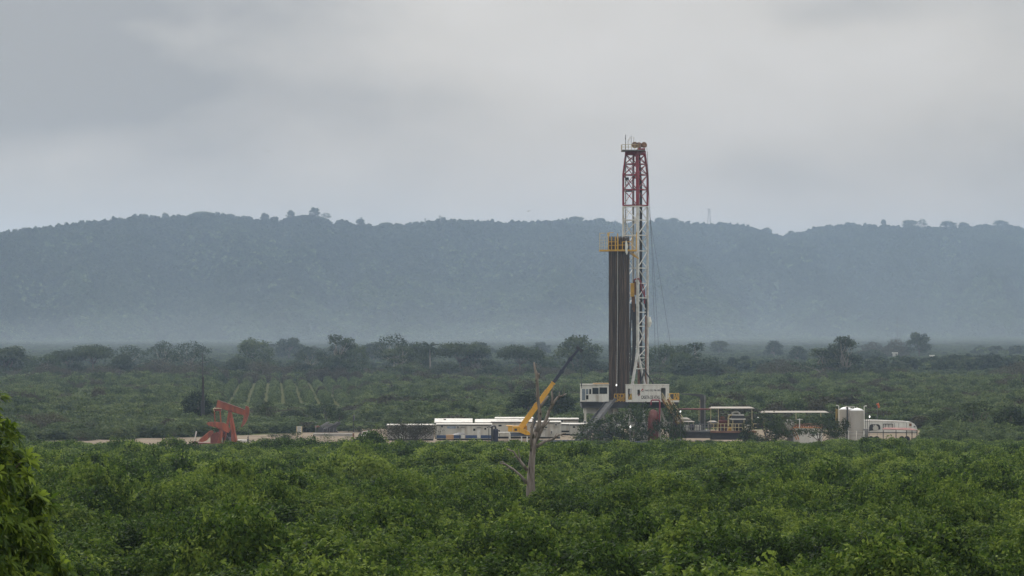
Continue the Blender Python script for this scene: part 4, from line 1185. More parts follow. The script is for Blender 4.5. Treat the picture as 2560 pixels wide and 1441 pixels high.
# crown block
mb = MB(); c4 = [corner(i, zl(386), 0.86) for i in range(4)]; mb.prism(c4, (0, 0, zl(377) - zl(386)))
mb.box(W(1594, 377, D - 2), W(1613, 371, D - 2) + Vector((0, 3.4, 0)))
crown = mb.build('crown_block', M_red, rig)
mb = MB(); rect(mb, 1555, 377, 1613, 374.6, D - 3, 4.6); mb.build('platform', M_grey, crown)
for x, y, r in ((1587, 363, 7.2), (1597.5, 364, 7.0), (1610, 363, 6.6)):
    mb = MB(); c = W(x, y, D - 1.6); n = 20
    for a in range(n):
        t0, t1 = 6.2832 * a / n, 6.2832 * (a + 1) / n
        mb.bar(c + Vector((math.cos(t0), 0, math.sin(t0))) * r * S * .88, c + Vector((math.cos(t1), 0, math.sin(t1))) * r * S * .88, 0.26, 0.12, (0, 1, 0))
    for a in range(3): mb.bar(c + Vector((math.cos(a * 1.047), 0, math.sin(a * 1.047))) * r * S * .85, c - Vector((math.cos(a * 1.047), 0, math.sin(a * 1.047))) * r * S * .85, 0.12, 0.1)
    mb.cyl(c - Vector((0, .25, 0)), c + Vector((0, .9, 0)), 0.28, 12)
    mb.build('sheave', paint('worn_sheave', (0.24, 0.13, 0.07), 0.6, var=0.3), crown)
mb = MB(); mb.rail(W(1555, 374.6, D - 3), W(1595, 374.6, D - 3), 13 * S, 5, .07); mb.rail(W(1555, 374.6, D - 3), W(1555, 374.6, D - 3) + Vector((0, 4, 0)), 13 * S, 2, .06)
mb.build('railing', M_palerail, crown)
mb = MB(); mb.bar(W(1564, 376, D - 2), W(1564, 337, D - 2), .09); mb.box(W(1562.6, 349, D - 2), W(1564.6, 345, D - 2) + Vector((0, .2, 0)))
mb.bar(W(1578, 364, D - 1), W(1578, 340, D - 1), .06); mb.build('antenna', M_dark, crown)
mb = MB(); mb.tube([W(1570.5, 372, D - 1), W(1570.5, 352, D - 1), W(1572, 349, D - 1), W(1576, 347, D - 1)], .06, 6); mb.tube([W(1584.5, 365, D - 1), W(1584.5, 343.5, D - 1), W(1573, 345, D - 1)], .06, 6)
mb.build('hoist_frame', M_lwhite, crown)
# inside the mast: guide rails, standpipe, hoses, top drive, hoist lines, ladder
mid = cF + (ex + ey) * 0.5
for dx in (-1.30, 0.05):
    mb = MB(); p = mid + Vector((dx - .45, -.2 + dx * .2, 0)); mb.tube([(p.x, p.y, zl(975)), (p.x, p.y, zl(390))], .10, 8); mb.build('guide_rail', M_grey, rig)
mb = MB(); p = mid + Vector((.95, -.7, 0)); mb.tube([(p.x, p.y, zl(985)), (p.x, p.y, zl(470)), (p.x - .3, p.y, zl(388))], [.27, .25, .2], 10); mb.build('standpipe', M_black, rig)
mb = MB(); mb.tube([W(1584, 722, D), W(1586, 700, D), W(1592, 696, D - .5), W(1599, 702, D - 1), W(1607, 712, D - .6), W(1611, 730, D - .4), W(1611, 760, D - .4)], .13, 8)
mb.tube([W(1585, 700, D), W(1596, 697, D - 3), W(1602, 704, D - 3), W(1603, 722, D - 3), W(1611, 740, D - 2.4)], .12, 8); mb.build('hose', M_hose, rig)
mb = MB(); mb.tube([W(1614, 748, D), W(1615, 775, D), W(1614, 790, D)], .24, 8); mb.tube([W(1600, 965, D - 3), W(1612, 925, D - 2), W(1617, 935, D - 1.6), W(1637, 964, D - 3)], .14, 8)
mb.tube([W(1596, 762, D - 2), W(1604, 752, D - 2), W(1612, 748, D - 2)], .11, 6); mb.build('hose', M_black, rig)
mb = MB(); rect(mb, 1576.5, 708, 1586, 742, D - 1, 1.1)
td = mb.build('top_drive', M_yel, rig)
mb = MB(); rect(mb, 1586.5, 705, 1592, 738, D - .5, 1.0); mb.tube([W(1583, 742, D - .4), W(1584, 780, D - .4)], .32, 10); mb.build('gearbox', M_rust, td)
mb = MB(); mb.tube([W(1585, 760, D - .2), W(1586, 850, D - .2), W(1583, 905, D - .2), W(1578, 940, D - .6)], [.45, .36, .26, .26], 8)
mb.tube([W(1578, 760, D - .6), W(1577, 800, D - .6), W(1575, 850, D - .6), W(1577, 890, D - .6), W(1575, 930, D - .6)], .16, 8); rect(mb, 1571, 945, 1580, 948, D - 1, .8)
rect(mb, 1577, 775, 1583, 800, D - 1, .6)
mb.build('service_loop', M_dark, rig)
mb = MB(); mb.tube([W(1597, 1000, D - 1), W(1597, 905, D - 1)], .22, 8); mb.tube([W(1614.5, 975, D - .5), W(1614.5, 790, D - .5)], .14, 8); mb.build('rusty_riser', M_rust, rig)
mb = MB()
for dx in (-.35, -.2, .1, .28): p = mid + Vector((dx, dx * .3, 0)); mb.tube([(p.x, p.y, zl(705)), (p.x, p.y, zl(380))], .022, 5)
mb.build('hoist_line', M_grey, rig)
mb = MB(); p = corner(1, 0); p += Vector((.55, -.3, 0))
for s_ in (-.22, .22): mb.bar((p.x + s_, p.y, zl(985)), (p.x + s_, p.y, zl(440)), .05)
for y in range(440, 985, 5): mb.bar((p.x - .22, p.y, zl(y)), (p.x + .22, p.y, zl(y)), .035)
mb.build('ladder', M_lwhite, rig)
mb = MB(); rect(mb, 1563, 444, 1572, 450, D - 1.8, .7); rect(mb, 1583, 441, 1589, 447, D, .6); rect(mb, 1564, 477, 1580, 480, D - 1, .5); mb.build('junction_box', M_black, rig)
mb = MB(); rect(mb, 1600, 436.5, 1611, 434.5, D - .8, .7); rect(mb, 1600, 474, 1612, 472, D - .8, .7); mb.build('rest_platform', M_lwhite, rig)
mb = MB()
for pts in ([(1617, 364), (1621, 470), (1629, 590), (1637, 709), (1652, 962)], [(1620, 520), (1632, 590), (1652, 709), (1692, 962)], [(1619, 380), (1624, 520), (1630, 640), (1641, 962)]):
    mb.tube([W(x, y, D) for x, y in pts], .024, 5)
mb.build('guy_line', M_dark, rig)
mb = MB(); mb.tube([W(1622, 793, D - .5), W(1624, 806, D - .5), W(1622.5, 818, D - .5)], [.30, .42, .22], 8); mb.build('wrapped_bundle', M_cloth, rig)
# racking board
mb = MB(); rect(mb, 1499, 628.5, 1592, 624.5, 553.5, 3.6)
for k_ in range(12): x = 1524 + k_ * 4.4; mb.bar(W(x, 624, 553.6), W(x, 624, 553.6) + Vector((0, 3.3, 0)), .09)
mk = mb.build('racking_board', M_yel, rig)
mb = MB(); d_ = 553.5
for x in (1499.5, 1505, 1511, 1517): mb.bar(W(x, 625, d_), W(x, 593 if x > 1500 else 583.5, d_), .06 if x > 1500 else .12)
for y in (593, 601, 608, 616): mb.bar(W(1499, y, d_), W(1520, y, d_), .05)
mb.bar(W(1498.6, 583.5, d_), W(1512, 583.5, d_), .12)
for x in (1583, 1589): mb.bar(W(x, 625, d_), W(x, 590, d_), .06)
for y in (592, 600, 608, 616): mb.bar(W(1579, y, d_), W(1591, y, d_), .05)
mb.build('mesh_guard', M_palerail, mk)
mb = MB()
for x, y in ((1521, 584), (1529, 592), (1538.5, 592), (1544.5, 584), (1556, 605), (1580, 592), (1591.5, 581)): mb.bar(W(x, 626, d_ - .05), W(x, y, d_ - .05), .20 if x in (1538.5, 1544.5) else .14)
for x0, x1, y in ((1521, 1544, 605), (1521, 1544, 614), (1556, 1580, 605), (1545, 1580, 613), (1521, 1534, 582)): mb.bar(W(x0, y, d_ - .05), W(x1, y, d_ - .05), .11)
mb.bar(W(1572, 626, d_), W(1596, 647, 557.5), .16); mb.bar(W(1563, 626, d_ + 2.5), W(1593, 646, 558.5), .14)
mb.build('railing', M_yel, mk)
mb = MB(); mb.prism([W(1565, 601, 553.2), W(1567.5, 605, 553.2), W(1570.5, 618, 553.2), W(1568.5, 624, 553.2), W(1569.5, 632, 553.2), W(1567.5, 638, 553.2), W(1564.5, 633, 553.2), W(1563, 622, 553.2), W(1563.2, 608, 553.2)], (0, .25, 0))
mb.build('tarp', M_cloth, mk)
mb = MB(); mb.bar(W(1521, 591, d_ + 1), W(1521, 582.5, d_ + 1), .5, .5); mb.build('control_box', M_palerail, mk)
# floor and substructure
mb = MB(); mb.box((PX(1452, D), 552.5, 6.5), (PX(1690, D), 567, FLOOR)); mb.build('rig_floor', M_dark, rig)
mb = MB()
for x in (1463, 1500, 1535, 1575, 1610, 1650, 1685):
    for d_ in (553.2, 566): mb.bar(W(x, 900, d_).xy.to_3d(), Vector((PX(x, d_), d_, 6.5)), .42)
for a, b in ((1463, 1500), (1535, 1500), (1535, 1575), (1610, 1575), (1610, 1650), (1685, 1650)):
    for d_ in (553.2, 566): mb.bar(Vector((PX(a, d_), d_, 0.3)), Vector((PX(b, d_), d_, 6.3)), .26)
for z in (0.25, 3.2): mb.box((PX(1455, D), 553, z), (PX(1690, D), 553.4, z + .4)); mb.box((PX(1455, D), 565.8, z), (PX(1690, D), 566.2, z + .4))
mb.build('substructure', M_cream, rig)
mb = MB(); rect(mb, 1460, 1034, 1496, 1011, 553.8, 5); rect(mb, 1522, 1037, 1545, 1016, 553.8, 5); mb.build('wind_wall', M_cream, rig)
mb = MB(); mb.rail(W(1536, 1005, 552.6), W(1566, 1005, 552.6), 19 * S, 4, .16); mb.bar(W(1538, 1005, 552.7), W(1566, 988, 552.7), .2); mb.bar(W(1540, 986, 552.7), W(1562, 1003, 552.7), .16); rect(mb, 1545, 1003, 1565, 999, 552.7, .4)
mb.rail(W(1490, 1006, 552.6), W(1521, 1006, 552.6), 17 * S, 4, .10); rect(mb, 1505, 1000, 1511, 983, 552.7, .4)
mb.build('floor_railing', M_yel, rig)
mb = MB(); rect(mb, 1451, 1008, 1497, 1005, 551.6, 1.5); mb.build('cabin_bracket', M_black, rig)

# ---- standing drill pipe, each stand a thing of its own
def pipe_mesh(zt, seed):
    rr = random.Random(seed); mb = MB(); pts, rs = [], []
    z = 0.0; J = [0.0, 9.4, 18.8, zt]
    for a, b in zip(J[:-1], J[1:]):
        pts += [(0, 0, a), (0, 0, a + .45), (0, 0, a + .5), (0, 0, b - .45), (0, 0, b - .4), (0, 0, b - .02)]; rs += [.083, .083, .066, .066, .083, .083]
    mb.tube(pts, rs, 8)
    me = bpy.data.meshes.new('drill_pipe'); me.from_pydata([tuple(v) for v in mb.v], [], mb.f); me.materials.append(M_pipe)
    return me


pm = [pipe_mesh(28.2 + .25 * i, i) for i in range(5)]
n_ = 0
for row in range(4):
    for c_ in range(25):
        x = 1522.2 + c_ * 2.06 + (1.03 if row % 2 else 0)
        if row == 0 and 1543.2 < x < 1545.4: continue
        d_ = 554.0 + row * .16 + (0.10 if x > 1545 else 0)
        o = bpy.data.objects.new('drill_pipe', pm[(c_ * 7 + row * 3) % 5]); COL.objects.link(o)
        o.location = (PX(x, 555) + random.uniform(-.012, .012), d_ + random.uniform(-.02, .02), FLOOR + .02)
        o.rotation_euler = (random.uniform(-.0012, .0012), random.uniform(-.001, .001), random.uniform(0, 6))
        tag(o, 'long brown steel drill pipe standing in the rack below the yellow racking board', 'drill pipe', 'drill pipes racked upright beside the mast')
        n_ += 1
o = MB().tube([W(1544.3, 628, 553.4), W(1544.0, 800, 553.4), W(1542, 960, 553.4)], .035, 6).build('hanging_rope', M_lwhite, origin=W(1542, 960, 553.4)); tag(o, 'pale rope hanging down the front of the racked drill pipes', 'rope')

# ---- driller's cabin
t = thing('control_cabin', 'white windowed control cabin at the left end of the rig floor', 'cabin', (PX(1486, 551), 553, FLOOR))
d_ = 551.6
mb = MB(); rect(mb, 1451.5, 1004.6, 1522, 963, d_, 3.0); mb.build('body', M_white, t)
mb = MB(); mb.box(W(1450.5, 963, d_) - Vector((0, .15, 0)), W(1523, 961, d_) + Vector((0, 3.2, 0))); mb.build('roof', M_cream, t)
mb = MB(); mb.box(W(1483, 961, d_), W(1522, 958.6, d_) + Vector((0, 2.6, 0))); mb.build('roof_cover', paint('tan_cover', (0.42, 0.27, 0.12), .8), t)
panel('door', 1455, 1001, 1463, 973, d_, M_glassl, t)
for x0, x1, y0, y1, m_ in ((1465, 1471, 973, 986, M_glassl), (1465, 1471, 988.5, 999, M_glass), (1473, 1478, 973, 985.5, M_glass), (1481, 1496.5, 970, 985.5, M_glass), (1498.5, 1518, 969, 985, M_glass)):
    panel('window', x0, y0, x1, y1, d_, m_, t)
mb = MB(); mb.bar(W(1490, 1004, d_ - .1), W(1490, 986, d_ - .1), .12); rect(mb, 1491, 1004, 1497, 987, d_ - .06, .05); mb.build('lower_panel', M_cream, t)

# ---- ramp from the floor to the ground
t = thing('pipe_ramp', 'grey steel trough ramp sloping down left from the rig floor', 'ramp', (PX(1445, 543), 543, 0))
a, b = W(1530, 1001, 552.2), Vector((PX(1440, 543), 543, 0.3))
mb = MB(); mb.bar(a, b, 1.5, .2); mb.build('deck', M_grey, t)
for s_ in (-.75, .75):
    mb = MB(); o_ = Vector((s_ * .75, -s_ * .6, .22)); mb.bar(a + o_, b + o_, .16, .55); mb.build('side_rail', M_dark if s_ < 0 else M_grey, t)

# ---- tool house with the lettering
t = thing('tool_house', 'white steel tool house on the rig floor, lettered in black', 'container', (PX(1619, 550), 551, FLOOR))
d_ = 550.2
mb = MB()
y0, y1 = 963, 1005.5
for x0, x1, ya, yb in ((1565, 1570, y0, y1), (1580, 1593.5, y0, y1), (1570, 1580, y0, 972), (1570, 1580, 1000, y1), (1593.5, 1600, y0, 975), (1593.5, 1600, 987.5, y1), (1600, 1652.3, y0, y1), (1652.3, 1664, y0, 970), (1652.3, 1664, 1000.5, y1), (1664, 1673, y0, y1)):
    rect(mb, x0, yb, x1, ya, d_, .12)
mb.box(W(1565, 963, d_) + Vector((0, .12, 0)), W(1567, 1005.5, d_) + Vector((0, 2.6, 0))); mb.box(W(1671.4, 963, d_) + Vector((0, .12, 0)), W(1673, 1005.5, d_) + Vector((0, 2.6, 0)))
mb.box(W(1567, 1005.5, d_) + Vector((0, .12, 0)), W(1671.4, 1003.5, d_) + Vector((0, 2.6, 0)))
mb.box(W(1582, 963.4, d_) + Vector((0, 2.48, 0)), W(1671.4, 1003.5, d_) + Vector((0, 2.6, 0)))
mb.build('body', M_white, t)
mb = MB(); mb.box(W(1564.4, 963, d_) - Vector((0, .05, 0)), W(1673.6, 961.6, d_) + Vector((0, 2.7, 0))); mb.build('roof', M_cream, t)
mb = MB(); rect(mb, 1665, 1009.5, 1570, 1005.6, d_ + .3, 2); mb.build('skid', M_black, t)
mb = MB(); mb.prism([W(1595, 990, d_ - .04), W(1600, 983, d_ - .04), W(1600, 987, d_ - .04), W(1597, 991, d_ - .04)], (0, .1, 0)); mb.build('red_flap', M_redv, t)
words('lettering', 'CASETA DE HTAS.', 1603, 989.5, 1650, 998, d_, M_ink, t)
words('lettering', 'EQ. PM-1003', 1626, 974, 1651, 979.2, d_, M_ink, t)
words('lettering', 'PEMEX', 1612, 974.6, 1624.5, 978.6, d_, M_greyink, t)
mb = MB()
mb.prism([W(1601, 979.5, d_ - .02), W(1604, 975, d_ - .02), W(1606.4, 971.5, d_ - .02), W(1609, 976, d_ - .02), W(1607, 975.4, d_ - .02), W(1605.2, 977, d_ - .02)], (0, .03, 0)); mb.build('emblem', M_redink, t)
mb = MB(); mb.prism([W(1604.5, 979.6, d_ - .02), W(1609.5, 976.6, d_ - .02), W(1608, 979.6, d_ - .02)], (0, .03, 0)); mb.build('emblem', M_ink, t)
mb = MB(); mb.bar(W(1572, 1000, d_ + .3), W(1578, 985, d_ + .3), .14); mb.bar(W(1578, 1000, d_ + .3), W(1578, 984, d_ + .3), .16); mb.bar(W(1570.5, 1000, d_ + .3), W(1570.5, 986, d_ + .3), .1); mb.build('rail', M_yel, t)
t = thing('balcony', 'white balcony with yellow railing at the right end of the tool house', 'balcony', (PX(1686, 550), 551, FLOOR - .3))
mb = MB(); rect(mb, 1673.6, 1006, 1698, 1001, d_, 2.4); mb.build('deck', M_white, t)
mb = MB(); rect(mb, 1674, 1001, 1697.5, 998.5, d_ - .04, .1)
for x in (1674.5, 1685.5, 1697): mb.bar(W(x, 999, d_), W(x, 984.5, d_), .16)
mb.bar(W(1673.6, 984.5, d_), W(1697.6, 984.5, d_), .14); mb.bar(W(1697, 984.5, d_), W(1697, 984.5, d_) + Vector((0, 2.4, 0)), .12); mb.bar(W(1688, 998, d_ + .5), W(1692, 986, d_ + .5), .2); mb.bar(W(1695, 998, d_ + .5), W(1692, 986, d_ + .5), .2)
mb.build('railing', M_yel, t)
mb = MB(); rect(mb, 1676, 999, 1684, 986, d_ + 1.2, .8); mb.build('cabinet', M_dark, t)
mb = MB(); rect(mb, 1675, 1009.5, 1694, 1006.1, d_ + .4, 1.6); mb.bar(W(1690, 1009, d_ + 1), W(1690, 1100, d_ + 1), .14); mb.build('support', M_black, t)

# ---- stairs
t = thing('stairway', 'yellow steel stairway sloping down right from the tool house', 'stairs', (PX(1700, 546), 546, 0))
a0, b0 = W(1655, 1000, 549.6), W(1694, 1064, 547.0)
mb = MB()
for s_ in (0, 1.0): o_ = Vector((s_, 0, .1)); mb.bar(a0 + o_, b0 + o_, .2, .32)
mb.build('stringer', M_rust, t)
mb = MB()
for s_ in (0, 1.0):
    for h_ in (.55, 1.15): o_ = Vector((s_, 0, h_)); mb.bar(a0 + o_, b0 + o_, .09)
    for k_ in range(7): p = a0.lerp(b0, k_ / 6) + Vector((s_, 0, 0)); mb.bar(p, p + Vector((0, 0, 1.15)), .07)
mb.build('handrail', M_palerail, t)
mb = MB()
for k_ in range(1, 19): p = a0.lerp(b0, k_ / 19); mb.box(p + Vector((0, -.4, .05)), p + Vector((1.0, -.1, .1)))
mb.build('tread', M_yel, t)

# ---- red vessel with an arched pipe
t = thing('separator_vessel', 'upright dull red vessel with an arched pipe, half hidden by trees', 'vessel', (PX(1634, 546), 546, 0))
mb = MB(); b = Vector((PX(1633, 546), 546, 0)); mb.lathe(b, [(.95, 0), (.95, 5.3), (.82, 5.9), (.45, 6.3), (.12, 6.45)], 20); mb.build('shell', M_redv, t, True)
mb = MB(); c = [W(1627.5, 1013, 545.6), W(1627.8, 1003.5, 545.6), W(1630, 1000.8, 545.6), (W(1639, 1000.6, 545.6)), W(1647, 1000.8, 545.6), W(1649.3, 1003.5, 545.6), W(1649.6, 1020, 545.6), W(1648, 1060, 545.6)]
mb.tube(c, .13, 8); mb.build('arched_pipe', M_hose, t)

# ---- things under and in front of the rig
for x0, x1, y0, y1, d_, m_, lab in ((1536, 1556, 1052, 1094, 549.5, M_white, 'white steel skid box under the rig floor, right of the pipe ramp'), (1592, 1618, 1056, 1094, 548.5, M_cream, 'white steel skid box under the tool house, left of the red vessel'),
                                    (1484, 1516, 1060, 1096, 549, M_cream, 'pale steel skid box below the white control cabin')):
    t = thing('equipment_skid', lab, 'equipment box', (PX((x0 + x1) / 2, d_), d_, 0), 'steel skid boxes under the rig')
    mb = MB(); rect(mb, x0, y1, x1, y0 + 10, d_, 2.2); mb.box((PX(x0 - 2, d_), d_ - .2, 0), (PX(x1 + 2, d_), d_ + 2.4, .35)); mb.build('housing', m_, t)
    mb = MB(); n = 7
    for k_ in range(n): x = x0 + (x1 - x0) * (k_ + .5) / n; mb.tube([W(x, y0 + 10, d_ + .8), W(x, y0 + random.uniform(0, 6), d_ + .8)], .12, 6)
    for k_ in range(4): xx = random.uniform(x0, x1 - 6); yy = random.uniform(y0 + 12, y1 - 8); rect(mb, xx, yy + 6, xx + 5, yy, d_ - .25, .2)
    mb.build('fittings', M_grey, t)
t = thing('barrier_wall', 'low blue grey barrier in front of the office trailers', 'barrier', (PX(1395, 540), 540, 0))
mb = MB(); mb.box((PX(1345, 540), 539.6, 0), (PX(1475, 540), 540.2, 1.35)); mb.build('panel', M_liner, t)
mb = MB()
for x in range(1347, 1475, 9): mb.bar(Vector((PX(x, 539.5), 539.5, 0)), Vector((PX(x, 539.5), 539.5, 1.45)), .12)
mb.build('post', M_grey, t)
t = thing('barrier_wall', 'low blue grey barrier in front of the rig legs', 'barrier', (PX(1605, 538), 538, 0))
mb = MB(); mb.box((PX(1512, 538), 537.6, 0), (PX(1690, 538), 538.2, 1.25)); mb.build('panel', M_liner, t)
mb = MB()
for x in range(1514, 1690, 11): mb.bar(Vector((PX(x, 537.5), 537.5, 0)), Vector((PX(x, 537.5), 537.5, 1.35)), .12)
mb.build('post', M_grey, t)


def lamp(px, py, d, label, z0=0.0, arm=0):
    t = thing('flood_lamp', label, 'lamp', (PX(px, d), d, z0), 'lit white work lamps of the site')
    mb = MB(); mb.bar(Vector((PX(px, d), d, z0)), W(px, py, d), .06); mb.build('pole', M_grey, t)
    mb = MB(); c = W(px + arm, py, d); r = .2
    mb.lathe(c + Vector((0, -.05, -.34)), [(.03, .14), (.10, .20), (.115, .34), (.09, .46), (.02, .52)], 10); mb.build('lamp_head', M_lamp, t)


lamp(1576, 1067, 537, 'lit work lamp glowing low in front of the rig legs')
lamp(1701, 1029, 545, 'lit work lamp on a white post at the foot of the stairway')
lamp(1895, 1045, 546, 'lit work lamp before the trees right of the mud tanks')
lamp(1541, 963, 552.3, 'lit work lamp before the foot of the racked drill pipes', FLOOR)
lamp(2174, 1042, 552, 'lit work lamp above the white trailer by the storage tanks')

# ---- mud tanks
dT = 548.0
t = thing('mud_tank', 'long dark mud tank with a railed walkway right of the stairway', 'tank', (PX(1735, dT), dT, 0))
mb = MB(); rect(mb, 1676, 1096, 1775, 1080, dT + .3, 3.5); mb.box((PX(1740, dT), dT, 0), (PX(1755, dT), dT + 3, .9)); mb.build('body', M_dark, t)
mb = MB(); rect(mb, 1674, 1080.5, 1776, 1077, dT - .3, 4.5); mb.build('walkway', M_grey, t)
mb = MB()
for x in range(1679, 1778, 7): mb.bar(W(x, 1077, dT - .25), W(x, 1061, dT - .25), .10 if x % 3 else .18)
for y in (1061, 1068): mb.bar(W(1676, y, dT - .25), W(1776, y, dT - .25), .10)
mb.build('railing', M_grey, t)
t = thing('mud_tank', 'long dark mud tank with rusty deck under the pale canopy roof', 'tank', (PX(1835, dT), dT, 0))
mb = MB(); rect(mb, 1778, 1100, 1885, 1082, dT + .3, 3.6); mb.build('body', M_black, t)
mb = MB(); rect(mb, 1776, 1082.5, 1892, 1078, dT - .3, 4.6); mb.build('walkway', M_rust, t)
mb = MB()
for x in range(1784, 1892, 9): mb.bar(W(x, 1078, dT - .25), W(x, 1060, dT - .25), .10)
for y in (1060, 1069): mb.bar(W(1778, y, dT - .25), W(1892, y, dT - .25), .09)
mb.build('railing', M_palerail, t)
EB = 'white cabinets on the mud tank walkways'
for x0, x1, y0, y1, lab in ((1707, 1723, 1064.5, 1077, 'white cabinet on the walkway nearest the stairway'), (1738, 1753, 1064, 1077, 'white cabinet on the walkway below the dark duct'), (1862, 1877, 1061, 1077.5, 'white cabinet at the right end of the walkways')):
    t = thing('electrical_cabinet', lab, 'cabinet', (PX((x0 + x1) / 2, dT), dT + .3, PZ(1077, dT)), EB)
    mb = MB(); rect(mb, x0, y1, x1, y0, dT + .2, .9); mb.build('body', M_cream, t); panel('door', x0 + 1, y1 - 1, x1 - 1, y0 + 1.5, dT + .2, M_white, t)
MO = 'dark motors on the mud tank walkways'
for x0, x1, y0, y1, lab in ((1682, 1694, 1057, 1075, 'black motor at the foot of the stairway'), (1698, 1705, 1062, 1077, 'black motor left of the first white cabinet'), (1724, 1736, 1063, 1076, 'black motor between the two white cabinets'), (1834, 1858, 1055, 1077, 'large black motor under the white shaker tray')):
    t = thing('motor', lab, 'motor', (PX((x0 + x1) / 2, dT), dT + .8, PZ(1077, dT)), MO)
    mb = MB(); p0, p1 = W(x0, (y0 + y1) / 2, dT + 1), W(x1, (y0 + y1) / 2, dT + 1); r = M((y1 - y0) / 2, dT) * .9
    mb.tube([p0, p0.lerp(p1, .1), p0.lerp(p1, .9), p1], [r * .8, r, r, r * .8], 12); mb.box(W(x0 + 1, y1, dT + .6), W(x1 - 1, y1 - 3, dT + .6) + Vector((0, .9, 0))); mb.build('body', M_navy if x0 < 1800 else M_black, t)
    mb = MB(); rect(mb, x0 + 2, y0 + 1, x1 - 3, y0 - 1.2, dT + .7, .5); mb.build('terminal_box', M_dark, t)
t = thing('degasser_tank', 'round dull red tank with a brown domed top on the walkway', 'tank', (PX(1806, dT), dT + 1.6, PZ(1078, dT)))
b = Vector((PX(1806.5, dT + 1.6), dT + 1.6, PZ(1078, dT + 1.6))); m1 = M(1, dT)
mb = MB(); mb.lathe(b, [(11 * m1, 0), (11 * m1, 22 * m1), (12 * m1, 23 * m1), (12 * m1, 26 * m1), (8 * m1, 28 * m1)], 20); mb.build('shell', M_redv, t, True)
mb = MB(); mb.lathe(b + Vector((0, 0, 28 * m1)), [(5 * m1, 0), (7 * m1, 4 * m1), (6 * m1, 7 * m1), (3.5 * m1, 9 * m1)], 14); mb.build('agitator', M_rust, t)
mb = MB(); mb.box(b + Vector((-6 * m1, -11.6 * m1, 2 * m1)), b + Vector((0, -10.6 * m1, 12 * m1))); mb.build('hatch', M_dark, t)
t = thing('pump', 'small yellow pump beside the round red tank', 'pump', (PX(1825, dT), dT + .3, PZ(1078, dT)))
mb = MB(); mb.tube([W(1819, 1073, dT + .4), W(1824, 1072, dT + .4), W(1829, 1072, dT + .4)], [.3, .36, .25], 10); rect(mb, 1818, 1078, 1830, 1075.5, dT + .2, .6); mb.build('casing', M_yel, t)
t = thing('shale_shaker', 'shaker with white trays and a bent white pipe on top', 'shaker', (PX(1845, dT), dT + 1, PZ(1078, dT)))
mb = MB(); rect(mb, 1826, 1050, 1864, 1047, dT + .5, 2.4); rect(mb, 1822, 1039.5, 1860, 1037, dT + .6, 2.2); mb.build('tray', M_roofw, t)
mb = MB(); rect(mb, 1830, 1047, 1862, 1040, dT + .8, 1.8); rect(mb, 1834, 1056, 1860, 1050, dT + .8, 1.8); mb.build('basket', M_dark, t)
mb = MB(); mb.tube([W(1830, 1037, dT + 1), W(1831, 1033, dT + 1), W(1836, 1031, dT + 1), W(1844, 1030.5, dT + 1), W(1848.5, 1033, dT + 1), W(1849, 1037, dT + 1)], .16, 8); mb.build('bent_pipe', M_roofw, t)
mb = MB(); mb.tube([W(1821, 1065, dT + .5), W(1821, 1043, dT + .5), W(1824, 1039, dT + .5), W(1830, 1037.6, dT + .5)], .14, 8); mb.bar(W(1832, 1078, dT + .8), W(1832, 1050, dT + .8), .14); mb.bar(W(1860, 1078, dT + .8), W(1860, 1050, dT + .8), .14); mb.build('support', M_palerail, t)


def canopy_roof(label, x0, x1, y0, y1, d, posts, name='canopy_roof', post_y=1078, m=None):
    t = thing(name, label, 'canopy', (PX((x0 + x1) / 2, d), d + 1.5, 0), 'pale sheet roofs over the site equipment')
    a, b = W(x0, y1, d), W(x1, y1, d); h = M(y1 - y0, d); mb = MB()
    mb.prism([a, b, b + Vector((-.6, 2.0, h)), a + Vector((.6, 2.0, h))], (0, 0, .05)); mb.prism([a + Vector((0, 4.0, 0)), b + Vector((0, 4.0, 0)), b + Vector((-.6, 2.02, h)), a + Vector((.6, 2.02, h))], (0, 0, .05))
    mb.build('roof_sheet', m or M_cano, t)
    for x in posts:
        mb = MB()
        mb.bar(W(x, y1, d + .3), Vector((PX(x, d + .3), d + .3, PZ(post_y, d))), .09); mb.build('post', M_palerail, t)


canopy_roof('long thin pale roof over the round red tank', 1772, 1887, 1018.5, 1022, dT, (1777, 1796, 1880))
canopy_roof('long thin pale roof left of the white storage tanks', 1900, 2073, 1029, 1032.5, 547, (1910, 1990, 2052), post_y=1108)
canopy_roof('small cream roof low at the foot of the stairway', 1684, 1727, 1045.5, 1049.5, 552, (1690, 1722), post_y=1095)
canopy_roof('small cream roof behind the first white cabinet', 1686, 1738, 1052.5, 1056, 550.5, (1692, 1733), post_y=1095)
canopy_roof('small white roof left of the round red tank', 1768, 1797, 1053.5, 1058, 553, (1772, 1793), post_y=1095)
o = MB().tube([W(1668, 1023, 549), W(1720, 1023.3, 549), W(1776, 1023.8, 548)], .15, 8).build('red_pipe', M_redv, origin=W(1720, 1023, 549)); tag(o, 'long dull red pipe running level right from the stairway', 'pipe')
t = thing('exhaust_duct', 'tall dark square duct bent over left at the top', 'duct', (PX(1757, 550), 550.5, PZ(1078, 550)))
mb = MB(); rect(mb, 1751, 1078, 1760, 990, 550, .65); mb.build('riser', M_dark, t)
mb = MB(); mb.prism([W(1751, 992, 550), W(1760, 989, 550), W(1758, 986.5, 550), W(1740, 985, 550), W(1703, 984.4, 550), W(1703, 986.6, 550), W(1722, 988, 550), W(1745, 992, 550)], (0, .6, 0)); mb.build('elbow', M_dark, t)
mb = MB(); mb.bar(W(1762.2, 1078, 550), W(1762.2, 989, 550), .22); mb.bar(W(1750, 1078, 550), W(1750, 1001, 550), .1); mb.build('side_frame', M_grey, t)
mb = MB(); mb.bar(W(1746.6, 1054, 549.8), W(1746.6, 1020, 549.8), .05); mb.bar(W(1749.6, 1054, 549.8), W(1749.6, 1000, 549.8), .05); mb.build('ladder', M_palerail, t)
